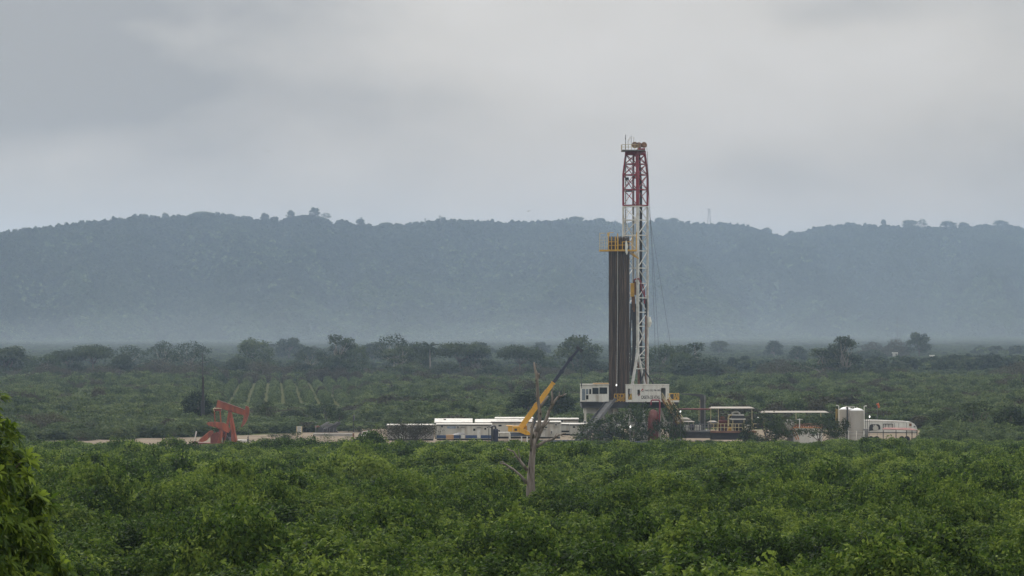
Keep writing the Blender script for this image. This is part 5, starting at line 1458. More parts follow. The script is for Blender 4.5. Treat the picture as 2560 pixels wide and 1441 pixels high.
# ---- white open tank and storage tanks
dW = 546.0
t = thing('open_tank', 'white open tank with an orange rim and pipes on top', 'tank', (PX(2018, dW), dW + 2, 0))
mb = MB(); rect(mb, 1986, 1112, 2056, 1071, dW, 4.5); mb.build('body', M_white, t)
mb = MB(); rect(mb, 1984, 1071, 2058, 1068.8, dW - .1, 4.7); mb.build('rim', M_orange, t)
mb = MB()
for x in range(1988, 2056, 6): mb.tube([W(x, 1069, dW + .8), W(x, 1062 - (x % 4), dW + .8)], .16, 6)
mb.tube([W(1986, 1065, dW + .9), W(2056, 1065, dW + .9)], .12, 6); mb.tube([W(1995, 1061, dW + 1.6), W(2050, 1059, dW + 1.6)], .1, 6); mb.build('pipework', M_rust, t)
mb = MB(); mb.bar(W(1978, 1072, dW - .2), W(1992, 1100, dW - .4), .16); mb.bar(W(1984, 1070, dW - .2), W(1999, 1102, dW - .4), .16); mb.build('rail', M_orange, t)
t = thing('lamp_post', 'white post with a cross arm in front of the white open tank', 'lamp post', (PX(1999, 544), 544, 0))
mb = MB(); mb.bar(Vector((PX(1999, 544), 544, 0)), W(1999, 1047, 544), .16); mb.bar(W(1990, 1049, 544), W(2008, 1049, 544), .14, .1); mb.build('post', M_white, t)
mb = MB(); rect(mb, 1990, 1050.5, 1995, 1048.5, 543.9, .25); rect(mb, 2003, 1050.5, 2008, 1048.5, 543.9, .25); mb.build('lamp_head', M_cream, t)
t = thing('round_drum', 'pale round tank end left of the white open tank', 'drum', (PX(1976, 548), 548, 1.2))
c = W(1976, 1063, 548); mb = MB(); mb.tube([c, c + Vector((0, .25, 0)), c + Vector((0, 2.4, 0))], [.75, .9, .9], 18); mb.build('shell', M_cream, t, True)
mb = MB(); rect(mb, 1970, 1108, 1982, 1076, 548.2, 1.8); mb.build('cradle', M_grey, t)
STG = 'white storage tanks by the trailer'
for x, d_, ysh, r, lab in ((2115, 553.4, 1024.5, 17.2, 'left white storage tank, partly behind the other'), (2142.3, 550.0, 1027.3, 17.5, 'right white storage tank with a low domed top')):
    b = Vector((PX(x, d_), d_, 0)); rr = M(r, d_); h = PZ(ysh, d_)
    t = thing('storage_tank', lab, 'storage tank', b, STG)
    mb = MB(); mb.lathe(b, [(rr, 0), (rr, h), (rr * 1.012, h), (rr * 1.012, h + .06), (rr * .97, h + .08)], 40); o = mb.build('shell', M_tank, t)
    for p in o.data.polygons: p.use_smooth = len(p.vertices) == 4
    mb = MB(); mb.lathe(b + Vector((0, 0, h + .08)), [(rr * .97, 0), (rr * .7, .2), (rr * .35, .34), (rr * .08, .40)], 32); mb.build('dome', M_tank, t, True)
    mb = MB(); mb.cyl(b + Vector((0, 0, h + .4)), b + Vector((0, 0, h + .62)), .16, 10); mb.build('vent', M_cream, t)
t = thing('fill_pipe', 'dark upright pipe between the two white storage tanks', 'pipe', (PX(2118, 549), 549.6, 0))
mb = MB(); mb.tube([Vector((PX(2118.4, 549.6), 549.6, 0)), W(2118.4, 1018, 549.6)], .17, 8); mb.build('riser', M_dark, t)
mb = MB(); mb.rail(W(2115, 1021.5, 550), W(2136, 1021.5, 550), 4.5 * m1, 4, .10, 1); mb.build('top_rail', M_roofw, t)
t = thing('caged_ladder', 'yellow caged ladder at the left of the storage tanks', 'ladder', (PX(2093, 551), 551.5, 0))
mb = MB()
for x in (2090, 2096.2): mb.bar(Vector((PX(x, 551), 551.5, 0)), W(x, 1022, 551.5), .14)
for y in range(1024, 1105, 4): mb.bar(W(2090, y, 551.5), W(2096.2, y, 551.5), .06)
rect(mb, 2091, 1046, 2092.6, 1024, 551.2, .5); rect(mb, 2094.6, 1046, 2096, 1024, 551.2, .5); mb.build('cage', paint('dull_yellow', (0.30, 0.21, 0.06), .6), t)
LPG = 'white lamp posts at the storage tanks'
for x, y, s_, lab in ((2097, 1015, -1, 'white lamp post at the left of the storage tanks'), (2160.4, 1016, 1, 'white lamp post at the right of the storage tanks')):
    t = thing('lamp_post', lab, 'lamp post', (PX(x, 549), 549, 0), LPG)
    mb = MB(); mb.bar(Vector((PX(x, 549), 549, 0)), W(x, y, 549), .14); mb.bar(W(x, y, 549), W(x + s_ * 5, y - 1, 549), .1); mb.build('post', M_white, t)
    mb = MB(); rect(mb, x + s_ * 2, y + .6, x + s_ * 6.5, y - 2, 548.9, .3); mb.build('lamp_head', M_roofw, t)
t = thing('site_fence', 'low wire fence of white posts in front of the storage tanks', 'fence', (PX(2130, 545), 545, 0))
mb = MB()
for x in (2102, 2121, 2141, 2160): mb.bar(Vector((PX(x, 545), 545, 0)), W(x, 1077, 545), .16)
mb.build('post', M_white, t)
mb = MB()
for y in (1076, 1082, 1090): mb.bar(W(2098, y, 545), W(2164, y, 545), .05)
mb.build('wire', M_grey, t)
o = MB().box(W(2160, 1106, 545), W(2171, 1073, 545) + Vector((0, 1.5, 0))).build('utility_box', M_grey, origin=(PX(2165, 545), 545, 0)); tag(o, 'plain grey upright box right of the storage tanks', 'box')
t = thing('pipe_stand', 'thin frame of dark pipes right of the storage tanks', 'pipe frame', (PX(2167, 551), 551, 0))
mb = MB()
for x in (2164, 2168.5): mb.bar(Vector((PX(x, 551), 551, 0)), W(x, 1024, 551), .08)
for y in (1034, 1038): mb.bar(W(2161, y, 551), W(2170, y, 551), .1)
mb.build('frame', M_dark, t)
# ---- white trailer
dV = 556.0
t = thing('white_trailer', 'long white trailer with a rounded right end and a black arch', 'trailer', (PX(2228, dV), dV + 1.3, 0))
P0 = [(2161, 1081), (2161, 1051.5), (2180, 1051), (2262, 1054), (2276, 1055), (2286, 1060), (2291, 1067), (2293.5, 1075), (2293.5, 1081)]
mb = MB(); mb.prism([W(x, y, dV) for x, y in P0], (0, 2.6, 0)); mb.build('body', M_white, t)
mb = MB(); mb.prism([W(x, y, dV - .06) for x, y in ((2161, 1053.6), (2161, 1051.3), (2180, 1050.6), (2264, 1053.8), (2266, 1056), (2262, 1055.6))], (0, 2.7, 0)); mb.build('roof', M_roofw, t)
mb = MB(); mb.prism([W(x, y, dV - .05) for x, y in ((2172, 1078), (2172.5, 1068), (2175, 1063), (2179, 1061), (2195, 1061), (2199, 1063), (2201, 1068), (2201, 1074))], (0, .1, 0)); mb.build('arch_opening', M_black, t)
mb = MB(); c = W(2189, 1071, dV - .08); mb.tube([c - Vector((0, .06, 0)), c + Vector((0, .02, 0))], [.5, .5], 18); rect(mb, 2183, 1064.5, 2186, 1062.5, dV - .1, .06); rect(mb, 2188, 1064.5, 2191, 1062, dV - .1, .06); mb.build('reel', M_cream, t)
mb = MB()
for a, b in (((2208, 1060.5), (2231, 1060.5)), ((2208, 1070), (2231, 1070)), ((2208, 1060.5), (2208, 1070)), ((2214, 1060.5), (2214, 1070)), ((2222, 1060.5), (2222, 1070)), ((2231, 1060.5), (2231, 1070))): mb.bar(W(*a, dV - .08), W(*b, dV - .08), .09)
mb.build('window_frame', M_dark, t)
for x in (2236, 2246.5, 2266): panel('seam', x, 1071, x + .8, 1058, dV, M_grey, t, .03)
panel('stain', 2273, 1066, 2279, 1059.5, dV, M_rust, t, .02); panel('stain', 2284, 1069, 2288.5, 1065, dV, M_grey, t, .02)
mb = MB()
for x in (2178, 2192, 2255, 2268): mb.cyl(W(x, 1098, dV), W(x, 1098, dV) + Vector((0, .35, 0)), .5, 16)
mb.build('wheel', M_rubber, t)
mb = MB(); mb.bar(W(2163, 1081, dV + .2), W(2292, 1081, dV + .2), .3, .3); mb.build('chassis', M_dark, t)
t = thing('awning', 'low faded red awning roof in front of the white trailer', 'awning', (PX(2250, 550), 550, 0))
mb = MB(); mb.prism([W(2205, 1074, 550), W(2294, 1077, 550), W(2275, 1071.5, 552), W(2212, 1070.5, 552)], (0, 0, .1)); mb.build('roof_sheet', M_awn, t)
mb = MB()
for x in (2208, 2240, 2266, 2280, 2292.5): mb.bar(Vector((PX(x, 550.1), 550.1, 0)), W(x, 1075.5, 550.1), .14)
mb.build('post', M_dark, t)
mb = MB()
for x in range(2268, 2294, 3): mb.bar(W(x, 1088, 550.3), W(x, 1078, 550.3), .07)
mb.bar(W(2266, 1079, 550.3), W(2294, 1079, 550.3), .08); mb.build('railing', M_cream, t)
t = thing('windsock', 'orange windsock on a thin pole right of the storage tanks', 'windsock', (PX(2193, 575), 575, 0))
mb = MB(); mb.bar(Vector((PX(2193, 575), 575, 0)), W(2193, 1008, 575), .08); mb.build('pole', M_grey, t)
mb = MB(); mb.tube([W(2193.5, 1009, 575), W(2195.5, 1013, 575), W(2198, 1020, 575)], [.26, .22, .14], 10); mb.build('sock', M_sock, t)

# ---- office trailers
OG = 'white office trailers of the site'


def trailer(label, x0, x1, y0, y1, d, depth=3.0, m=None, roof=1.6, stripe=None, doors=(), wins=(), acs=(), gable=0, rm=None):
    t = thing('office_trailer', label, 'office trailer', (PX((x0 + x1) / 2, d), d + depth / 2, 0), OG)
    mb = MB(); rect(mb, x0, y1, x1, y0, d, depth); mb.build('body', m or M_cream, t)
    mb = MB(); a = W(x0 - 1.5, y0, d) - Vector((0, .25, 0)); b = W(x1 + 1.5, y0 - roof, d) + Vector((0, depth + .3, 0)); mb.box(a, b)
    a2, b2 = W(x0 - 1, y0 - roof, d), W(x1 + 1, y0 - roof, d)
    mb.prism([a2, a2 + Vector((0, depth, 0)), a2 + Vector((0, depth / 2, .14 + gable))], (b2.x - a2.x, 0, 0)); mb.build('roof', rm or M_roofw, t)
    mb = MB(); rect(mb, x0 + .5, y0 + 2.2, x1 - .5, y0, d - .12, .1); mb.build('eave_shade', M_dark, t)  # dark strip painted in as the shade below the roof edge
    if stripe:
        for sx0, sx1 in stripe[2]: panel('stripe', sx0, stripe[1], sx1, stripe[0], d, M_blue, t, .015, .03)
    for x, xx, ya, yb in doors:
        dr = panel('door', x, yb, xx, ya, d, M_white, t, .05)
        panel('door_hood', x - 1, ya - .4, xx + 1.5, ya - 1.6, d, M_grey, t, .35, .4)
        panel('handle', xx - 1.6, (ya + yb) / 2 + .5, xx - .9, (ya + yb) / 2 - .5, d, M_dark, dr, .09, .05)
    for x, xx, ya, yb in wins:
        w_ = panel('window', x, yb, xx, ya, d, M_glass, t, .03); panel('frame', x - .5, ya - .02, xx + .5, ya - .7, d, M_white, w_, .05, .06)
    for x, xx, ya, yb in acs:
        w_ = panel('air_conditioner', x, yb, xx, ya, d, M_white, t, .55, .6); panel('grille', x + .6, yb - .7, xx - .6, ya + .7, d, M_grey, w_, .57, .03)
    mb = MB(); rect(mb, x0 + 1, min(y1 + 4, HZ + CZ * F / (d + .3) - .3), x1 - 1, y1, d + .4, depth - .8); mb.build('skid', M_black, t)
    return t


ta = trailer('white office trailer with blue base stripes and two doors, nearest', 1091, 1229, 1062, 1097, 545, 3, M_cream, .9, (1088.5, 1096, ((1091.5, 1116), (1134, 1152), (1163.5, 1192.5), (1202, 1228))),
             ((1153.5, 1162, 1069.5, 1096.5), (1193.5, 1201, 1070, 1096.5)), ((1183, 1188.3, 1072, 1077.5), (1211, 1215.5, 1070, 1074.5), (1103, 1107, 1064.5, 1069)), ((1141.5, 1148, 1065, 1072),), rm=M_cream)
sg = panel('sign_board', 1118.5, 1071.5, 1139, 1066.5, 545, M_sign, ta, .05)
words('lettering', 'COMEDOR', 1121, 1067.4, 1136.5, 1070.6, 545, M_roofw, sg, proud=.055)
trailer('pale office trailer hidden behind the fan-shaped bare shrub', 968, 1084, 1064, 1098, 552, 3, M_conc, 1.2, None, ((1000, 1008, 1068, 1097),), ((1030, 1038, 1068, 1074), (1060, 1068, 1068, 1074)), rm=M_cream)
trailer('office trailer with a long white roof behind the blue striped one', 1087, 1180, 1057.5, 1094, 553, 5, M_cream, 1.5, gable=.45)
trailer('grey white office trailer between the blue striped one and the crane', 1188, 1240, 1057, 1093, 556, 6, M_cream, 1.2, gable=.3)
trailer('low grey white office trailer behind the dark vessel', 1228, 1337, 1055.5, 1092, 553, 3, M_cream, 1.5, None, (), ((1246, 1254, 1062, 1066.5), (1307, 1313, 1064, 1070)), ((1336, 1341, 1062, 1066),))
trailer('office trailer with white roof at the back, left of the crane boom', 1202, 1330, 1051.5, 1085, 569, 4, M_cream, 1.0, rm=M_cream)
trailer('rearmost office trailer with white roof beside the crane boom', 1238, 1332, 1047.2, 1085, 582, 4, M_cream, 1.6)
trailer('office trailer with a rust stain, right behind the dead tree', 1334, 1401.5, 1056.5, 1093, 549, 3, M_cream, 1.6, None, ((1352, 1363, 1075, 1092.5),), ((1362, 1368, 1067, 1070),), ((1386.5, 1393.5, 1058.5, 1064.5), (1376.5, 1381, 1077, 1085)))
trailer('grey office trailer at the back, right of the dead tree', 1372, 1446, 1049.5, 1085, 564, 4, M_cream, 1.8, None, (), ((1394, 1398, 1051.5, 1055), (1403, 1407, 1051.5, 1055)))
trailer('plain white office trailer right of the rust stained one', 1403, 1424, 1061, 1077, 551, 3, M_white, .8)
trailer('long pale container trailer ending behind the thin open bush', 1424.5, 1481, 1061.5, 1086, 550, 3, M_cream, 1.2, None, ((1446, 1452, 1066, 1085.5),), ((1432, 1438, 1066, 1070),), ((1459, 1465, 1052, 1058),))
o = MB().box(W(1115, 1099, 542), W(1134, 1087.6, 542) + Vector((0, 1.1, 0))).build('crate', M_crate, origin=(PX(1124, 542), 542, 0)); tag(o, 'orange tan crate in front of the blue striped office trailer', 'crate')
t = thing('parasol_table', 'round white table under a dark parasol by the trailer door', 'table', (PX(1149, 541), 541, 0))
b = Vector((PX(1149, 541), 541, 0)); mb = MB(); mb.lathe(b + Vector((0, 0, PZ(1086.8, 541))), [(1.25, 0), (.9, .14), (.3, .28), (.04, .33)], 16); mb.build('parasol', M_dark, t)
mb = MB(); mb.cyl(b, b + Vector((0, 0, PZ(1086.8, 541) + .1)), .05, 8); mb.build('pole', M_dark, t)
mb = MB(); mb.lathe(b + Vector((.5, -.2, .70)), [(.85, 0), (.9, .03), (.9, .07), (.85, .08)], 18); mb.cyl(b + Vector((.5, -.2, 0)), b + Vector((.5, -.2, .7)), .09, 8); mb.build('table_top', M_roofw, t)
# ---- dark vessel and white pipe left of the crane
dN = 541.0
t = thing('filter_vessel', 'dark navy upright vessel with a bent black pipe by the crane', 'vessel', (PX(1239, dN), dN, 0))
b = Vector((PX(1239, dN), dN, 0)); m2 = M(1, dN)
mb = MB(); mb.lathe(b, [(5.5 * m2, .25), (6.6 * m2, .5), (6.6 * m2, PZ(1073.5, dN) - .1), (5.6 * m2, PZ(1072.4, dN))], 18); mb.build('shell', M_navy, t)
mb = MB(); mb.tube([Vector((PX(1230, dN), dN - .3, 0)), W(1230, 1069, dN - .3), W(1231, 1066, dN - .3), W(1234.5, 1065, dN - .3), W(1238, 1066, dN - .3), W(1239, 1069, dN - .3), W(1239, 1073, dN - .2)], .16, 8)
mb.tube([W(1217, 1069.5, dN), W(1222, 1067.5, dN), W(1229, 1069, dN)], .09, 6); mb.bar(Vector((PX(1222, dN), dN, 0)), W(1222, 1071, dN), .11); mb.build('bent_pipe', M_black, t)
mb = MB()
for x in (1235, 1243): mb.bar(Vector((PX(x, dN), dN - .2, 0)), W(x, 1098, dN - .2), .1)
mb.bar(W(1249, 1098, dN), W(1249, 1076, dN), .08); rect(mb, 1244, 1079, 1250, 1076, dN - .1, .3); mb.build('stand', M_black, t)
o = MB().tube([W(1247, 1083, dN - .5), W(1270, 1082.4, dN - .5), W(1273, 1083, dN - .5), W(1274, 1086, dN - .5), Vector((PX(1274, dN), dN - .5, 0))], .18, 10).build('white_pipe', M_roofw, origin=(PX(1274, dN), dN - .5, 0)); tag(o, 'white pipe bent down at its right end by the crane', 'pipe')
# ---- crane
dC = 544.0
t = thing('crane_truck', 'yellow mobile crane with its telescopic boom raised to the right', 'crane', (PX(1305, dC), dC + 1.2, 0))
mb = MB(); mb.prism([W(x, y, dC) for x, y in ((1282, 1066), (1296, 1066), (1315, 1076), (1323, 1080.5), (1325.5, 1084), (1325.5, 1088.4), (1316, 1088.4), (1297, 1080.5), (1282, 1079.5))], (0, 2.6, 0))
rect(mb, 1270, 1079.5, 1281, 1066.5, dC + .1, 2.3); rect(mb, 1266, 1066.4, 1281.5, 1064.8, dC, 2.5)
sup = mb.build('superstructure', M_crane, t)
panel('vent', 1286, 1077.5, 1293, 1072, dC, M_black, sup, .03)
for x in (1297.5, 1314.5): panel('seam', x, 1087.5 if x > 1300 else 1080, x + .7, 1069 if x < 1300 else 1077, dC, M_dark, sup, .01, .03)
mb = MB(); rect(mb, 1311, 1080, 1318, 1064, dC + 1.6, 1.0); mb.build('operator_cab', M_crane, t); panel('window', 1308, 1072, 1311.5, 1064.5, dC + 1.5, M_glass, t)
mb = MB(); rect(mb, 1274, 1091, 1352, 1083, dC + .3, 2.0); rect(mb, 1336, 1090, 1352, 1068, dC + .4, 1.9); mb.build('carrier', M_liner, t)
for x in (1284, 1292, 1326, 1342):
    mb = MB(); c = Vector((PX(x, dC), dC + .1, .62)); mb.tube([c, c + Vector((0, .12, 0)), c + Vector((0, .4, 0))], [.52, .62, .62], 20); wl = mb.build('wheel', M_rubber, t)
    mb = MB(); mb.cyl(c - Vector((0, .03, 0)), c + Vector((0, .05, 0)), .28, 14); mb.build('rim', M_grey, wl)
for x in (1304, 1318):
    mb = MB(); mb.bar(Vector((PX(x, dC), dC - .3, .02)), W(x, 1091, dC - .3), .22); mb.box((PX(x - 3, dC), dC - .6, .02), (PX(x + 3, dC), dC, .1)); mb.build('outrigger', M_lwhite, t)
BX = [((1302, 1070), (1344, 1011), 13.5), ((1343, 1013), (1368, 978), 11.8), ((1367, 980), (1384, 957), 10.0)]
bm_ = MB()
for (a, b, w_) in BX:
    bm_.bar(W(*a, dC + 1.1), W(*b, dC + 1.1), .95 * w_ / 12, M(w_, dC), (0, 1, 0)) if False else bm_.prism([W(a[0] + s_ * w_ / 2 * .815, a[1] + s_ * w_ / 2 * .58, dC + .65) for s_ in (-1, 1)] + [W(b[0] + s_ * w_ / 2 * .815, b[1] + s_ * w_ / 2 * .58, dC + .65) for s_ in (1, -1)], (0, .9 * w_ / 12, 0))
boom = bm_.build('boom', M_crane, t)
for (x, y, w_) in ((1341, 1015.5, 14.5), (1366.5, 980.5, 12.4), (1382.5, 959, 11)):
    mb = MB(); q = [(x - w_ * .41, y - w_ * .29), (x + w_ * .41, y + w_ * .29)]; u_ = (1.7, -2.4)
    mb.prism([W(*q[0], dC + .55), W(*q[1], dC + .55), W(q[1][0] + u_[0], q[1][1] + u_[1], dC + .55), W(q[0][0] + u_[0], q[0][1] + u_[1], dC + .55)], (0, 1.1, 0)); mb.build('collar', M_crane, boom)
words('lettering', 'TOGM', 1315.5, 1018.5, 1335.5, 1024.5, dC + .63, M_ink, boom, rot=0.951)
mb = MB()
for (a, b, w_) in (((1383, 958), (1404, 929), 8.2), ((1403, 930), (1426, 898), 6.8), ((1425, 899), (1447, 873), 6.0)):
    mb.prism([W(a[0] + s_ * w_ / 2 * .815, a[1] + s_ * w_ / 2 * .58, dC + .8) for s_ in (-1, 1)] + [W(b[0] + s_ * w_ / 2 * .815, b[1] + s_ * w_ / 2 * .58, dC + .8) for s_ in (1, -1)], (0, .5, 0))
for x, y in ((1403.5, 929.5), (1425.5, 898.5)): mb.bar(W(x - 4, y - 3, dC + 1), W(x + 5, y + 3.4, dC + 1), .2, .5)
inn = mb.build('inner_boom', M_navy, t)
mb = MB(); mb.bar(W(1441, 868, dC + 1), W(1456, 879, dC + 1), .3, .5); mb.cyl(W(1452.5, 879, dC + .7), W(1452.5, 879, dC + 1.3), .22, 12); mb.cyl(W(1447, 871, dC + .7), W(1447, 871, dC + 1.3), .24, 12); mb.build('boom_head', M_black, inn)
mb = MB(); mb.tube([W(1453, 880, dC + 1), W(1453, 958, dC + 1)], .03, 5); mb.tube([W(1456, 880, dC + 1), W(1453.5, 958, dC + 1)], .02, 5); mb.build('hoist_line', M_dark, inn)
mb = MB(); rect(mb, 1452, 966, 1455, 957, dC + .9, .25); mb.tube([W(1453.5, 966, dC + 1), W(1455, 969, dC + 1), W(1453.5, 971, dC + 1), W(1452.4, 969.5, dC + 1)], .06, 6); mb.build('hook_block', M_dark, inn)
mb = MB(); mb.tube([W(1329, 1072, dC + 1), W(1336, 1055, dC + 1), W(1346, 1026, dC + 1)], [.3, .26, .14], 10); mb.build('lift_cylinder', M_dark, t)

# ---- pump jack
dP = 556.0


def pj(pts, y0, dep, m, name, parent): return MB().prism([W(x, y, dP + y0) for x, y in pts], (0, dep, 0)).build(name, m, parent)


t = thing('pump_jack', 'faded red orange pump jack nodding at the sandy road', 'pump jack', (PX(560, dP), dP, 0))
bmx = pj([(544, 1001), (613, 1025.5), (610.5, 1038.5), (541, 1017.5)], -.25, .5, M_pump, 'walking_beam', t)
pj([(544, 1000.4), (613.5, 1025), (613.2, 1026.2), (543.8, 1001.8)], -.4, .8, M_pumpd, 'flange', bmx)
pj([(541, 1017.5), (610.5, 1038.4), (610.2, 1039.6), (540.8, 1018.7)], -.4, .8, M_pumpd, 'flange', bmx)
hh = pj([(614, 1015.5), (618, 1015.8), (622, 1019), (623, 1027), (621.5, 1038), (618, 1050), (612, 1060.5), (605, 1068), (602, 1067), (604, 1062), (607.5, 1050), (609.5, 1040), (612, 1028)], -.35, .7, M_pump, 'horse_head', t)
for x, y in ((617.3, 1034.5), (614, 1045), (610.5, 1055)): panel('bolt_hole', x - .9, y + 1.2, x + .9, y - 1.2, dP - .35, M_black, hh, .02, .04)
mb = MB()
for x0, y0_, x1, dy in ((575, 1029, 584, -.9), (576, 1029, 593.5, -1.1), (574, 1029, 561, -.9), (575, 1030, 585, 1.2), (574, 1030, 562, 1.2)):
    mb.bar(W(x0, y0_, dP + dy * .15), Vector((PX(x1, dP), dP + dy, 0.15)), .42 if x1 > 580 else .3, .3)
for k_ in range(1, 6): z = .6 + k_ * .8; mb.bar(Vector((PX(593 - k_ * 2.9, dP), dP - 1, z)), Vector((PX(584 - k_ * 1.5, dP), dP - .85, z)), .07)
mb.build('samson_post', M_pump, t)
mb = MB(); rect(mb, 570, 1031, 580, 1025, dP - .45, .9); mb.build('saddle_bearing', M_pumpd, t)
mb = MB(); rect(mb, 535, 1028, 552, 1022.5, dP - 1.1, 2.2); mb.bar(W(541, 1018, dP), W(541, 1023, dP), .4); mb.build('equalizer', M_pumpd, t)
mb = MB(); rect(mb, 533, 1022, 553, 1021, dP - 1.3, 2.6); mb.bar(W(533, 1022, dP - 1.3), W(536, 1029, dP - 1), .1); mb.build('service_step', M_palerail, t)
for dy in (-1.0, 1.0):
    mb = MB(); mb.bar(W(550 if dy < 0 else 536, 1028, dP + dy), W(553 if dy < 0 else 538, 1062, dP + dy), .20); mb.build('pitman_arm', M_pump, t)
for dy, sh in ((-1.5, 0), (1.1, -8)):
    ck = pj([(531 + sh, 1055.5), (526 + sh, 1056.5), (524 + sh, 1059.5), (527 + sh, 1063), (533 + sh, 1065.5), (540 + sh, 1067), (552 + sh, 1071), (562 + sh, 1079), (571 + sh, 1083), (574.5 + sh, 1078), (575 + sh, 1073), (568 + sh, 1062), (560 + sh, 1057.5), (545 + sh, 1055.5)], dy, .4, M_pump, 'crank_weight', t)
pj([(544, 1094), (550, 1066), (556, 1066), (562, 1094)], -.8, 1.6, M_pump, 'gearbox_stand', t)
pj([(497, 1105), (499, 1098.5), (523, 1079), (528, 1077), (533, 1078), (533, 1083), (524, 1094), (516, 1102), (506, 1106)], -1.2, .5, M_pump, 'belt_guard', t)
pj([(499.5, 1098), (523, 1078.2), (528, 1076.4), (528, 1078.2), (523.5, 1080), (500.5, 1099.5)], -1.3, .7, paint('faded_pink_red', (0.36, 0.13, 0.085), .6), 'guard_edge', t)
mb = MB(); rect(mb, 526, 1109, 552, 1089, dP - 1.0, 2.0); mb.prism([W(524, 1089, dP - 1.1), W(527, 1086, dP - 1.1), W(542, 1081, dP - 1.1), W(548, 1084, dP - 1.1), W(552, 1089, dP - 1.1)], (0, 2.2, 0)); mb.build('motor_housing', M_pumpd, t)
mb = MB(); mb.bar(Vector((PX(552.5, dP), dP - 1.6, 0)), W(555, 1078, dP - 1.4), .34); mb.bar(Vector((PX(546, dP), dP - 1.3, 0)), W(556, 1068, dP - 1.2), .3); mb.build('front_post', M_pump, t)
mb = MB(); rect(mb, 556, 1110, 581, 1082, dP - .3, .15); mb.build('mesh_guard', M_dark, t)  # solid dark sheet closing the dark opening beside the post
mb = MB(); mb.bar(W(560, 1080, dP - .5), W(573, 1097, dP - .5), .10); rect(mb, 573, 1105, 578, 1093, dP - .42, .1); mb.build('brace', M_grey, t)
mb = MB(); rect(mb, 481, 1110.5, 600, 1107.5, dP - 1.5, 3); rect(mb, 481, 1109, 492, 1103.5, dP - 1.2, 1.2); mb.build('base_frame', M_pumpd, t)
mb = MB(); mb.tube([W(622.5, 1024, dP), W(622, 1070, dP), W(620.6, 1100, dP)], .03, 6); mb.build('bridle', M_dark, t)
t = thing('wellhead', 'small black wellhead with side pipes under the horse head', 'wellhead', (PX(620, dP), dP, 0))
b = Vector((PX(620, dP), dP, 0)); mb = MB(); mb.lathe(b, [(.16, 0), (.16, .3), (.28, .32), (.28, .42), (.15, .45), (.15, .8), (.22, .82), (.22, .9), (.09, .95), (.08, 1.3), (.03, 1.4)], 12); mb.build('stem', M_black, t)
mb = MB(); mb.tube([b + Vector((.1, 0, .6)), W(632, 1103.5, dP), W(634, 1105, dP), Vector((PX(634, dP), dP, 0))], .07, 6); mb.build('side_pipe', M_dark, t)
t = thing('gas_cylinder', 'white horizontal tank on legs beside the pump jack', 'tank', (PX(605, dP), dP + 1.5, 0))
mb = MB(); a, b = W(594, 1103.5, dP + 1.5), W(617, 1103.5, dP + 1.5); mb.tube([a, a.lerp(b, .04), a.lerp(b, .96), b], [.2, .3, .3, .2], 16); mb.build('shell', M_roofw, t, True)
mb = MB()
for x in (597, 614): mb.bar(Vector((PX(x, dP), dP + 1.5, 0)), W(x, 1105, dP + 1.5), .2)
mb.bar(W(596, 1108, dP + 1.5), W(618, 1108, dP + 1.5), .12); mb.build('leg', M_dark, t)
o = MB().tube([W(486.5, 1102, dP - .5), W(491, 1079, dP - .5)], [.11, .12], 10).build('white_pole', M_roofw, origin=W(486.5, 1102, dP - .5)); tag(o, 'short leaning white pole at the left end of the pump jack', 'pole')
o = MB().box((PX(421, 534), 531, .02), (PX(447, 534), 536.5, .42)).build('concrete_slab', M_roofw, origin=(PX(434, 534), 534, 0)); tag(o, 'flat white slab at the near road edge left of the pump jack', 'slab')
# ---- flare stack
dF = 632.0
t = thing('flare_stack', 'tall thin black stack standing behind the pump jack', 'stack', (PX(507, dF), dF, 0))
mb = MB(); mb.cyl(Vector((PX(507.5, dF), dF, 0)), W(507.5, 1002, dF), .36, 12); mb.bar(Vector((PX(502.5, dF), dF, 0)), W(502.5, 1003, dF), .12); mb.build('base_column', M_black, t)
mb = MB(); mb.tube([W(508, 1002, dF), W(508, 943, dF)], [.24, .19], 10); mb.bar(W(505.6, 1002, dF - .2), W(505.8, 945, dF - .2), .1); mb.build('riser', paint('sooty_brown_steel', (0.030, 0.022, 0.022), .7, var=.4), t)
mb = MB(); mb.tube([W(506.5, 943, dF), W(506.3, 884, dF)], [.13, .10], 8); mb.tube([W(506.5, 900, dF), W(506.3, 884, dF)], .10, 8); rect(mb, 504.5, 941, 508.5, 938, dF - .2, .4); mb.build('tip', M_dark, t)
mb = MB()
for y in range(945, 1100, 6): mb.bar(W(503.4, y, dF - .25), W(505.6, y, dF - .25), .05)
mb.build('ladder', M_dark, t)
# ---- pickup truck
dK = 574.0
t = thing('pickup_truck', 'white flatbed truck parked on the sandy pad behind bare saplings', 'truck', (PX(915, dK), dK, 0))
mb = MB(); mb.prism([W(x, y, dK) for x, y in ((902, 1096.5), (902, 1087.5), (904, 1086), (906, 1079.3), (909, 1078.4), (919, 1078.6), (921.5, 1080), (924, 1086), (926, 1089), (926.5, 1095), (924, 1097))], (0, 1.75, 0)); cab = mb.build('cab', M_roofw, t)
mb = MB(); mb.prism([W(x, y, dK - .02) for x, y in ((906, 1086), (907.6, 1080.6), (915.5, 1080.6), (915.5, 1086))], (0, .05, 0)); mb.prism([W(x, y, dK - .02) for x, y in ((916.6, 1086), (916.6, 1080.6), (919.6, 1080.8), (922, 1086))], (0, .05, 0)); mb.build('window', M_glass, cab)
mb = MB(); mb.bar(W(916, 1086, dK - .03), W(916, 1096, dK - .03), .04); mb.build('door_seam', M_grey, cab)
mb = MB(); rect(mb, 908, 1078.6, 916, 1077.2, dK + .4, .5); mb.build('beacon', M_redv, cab)
mb = MB(); rect(mb, 924.5, 1090, 926.8, 1087, dK + .1, 1.5); mb.build('headlight', M_redv, t)
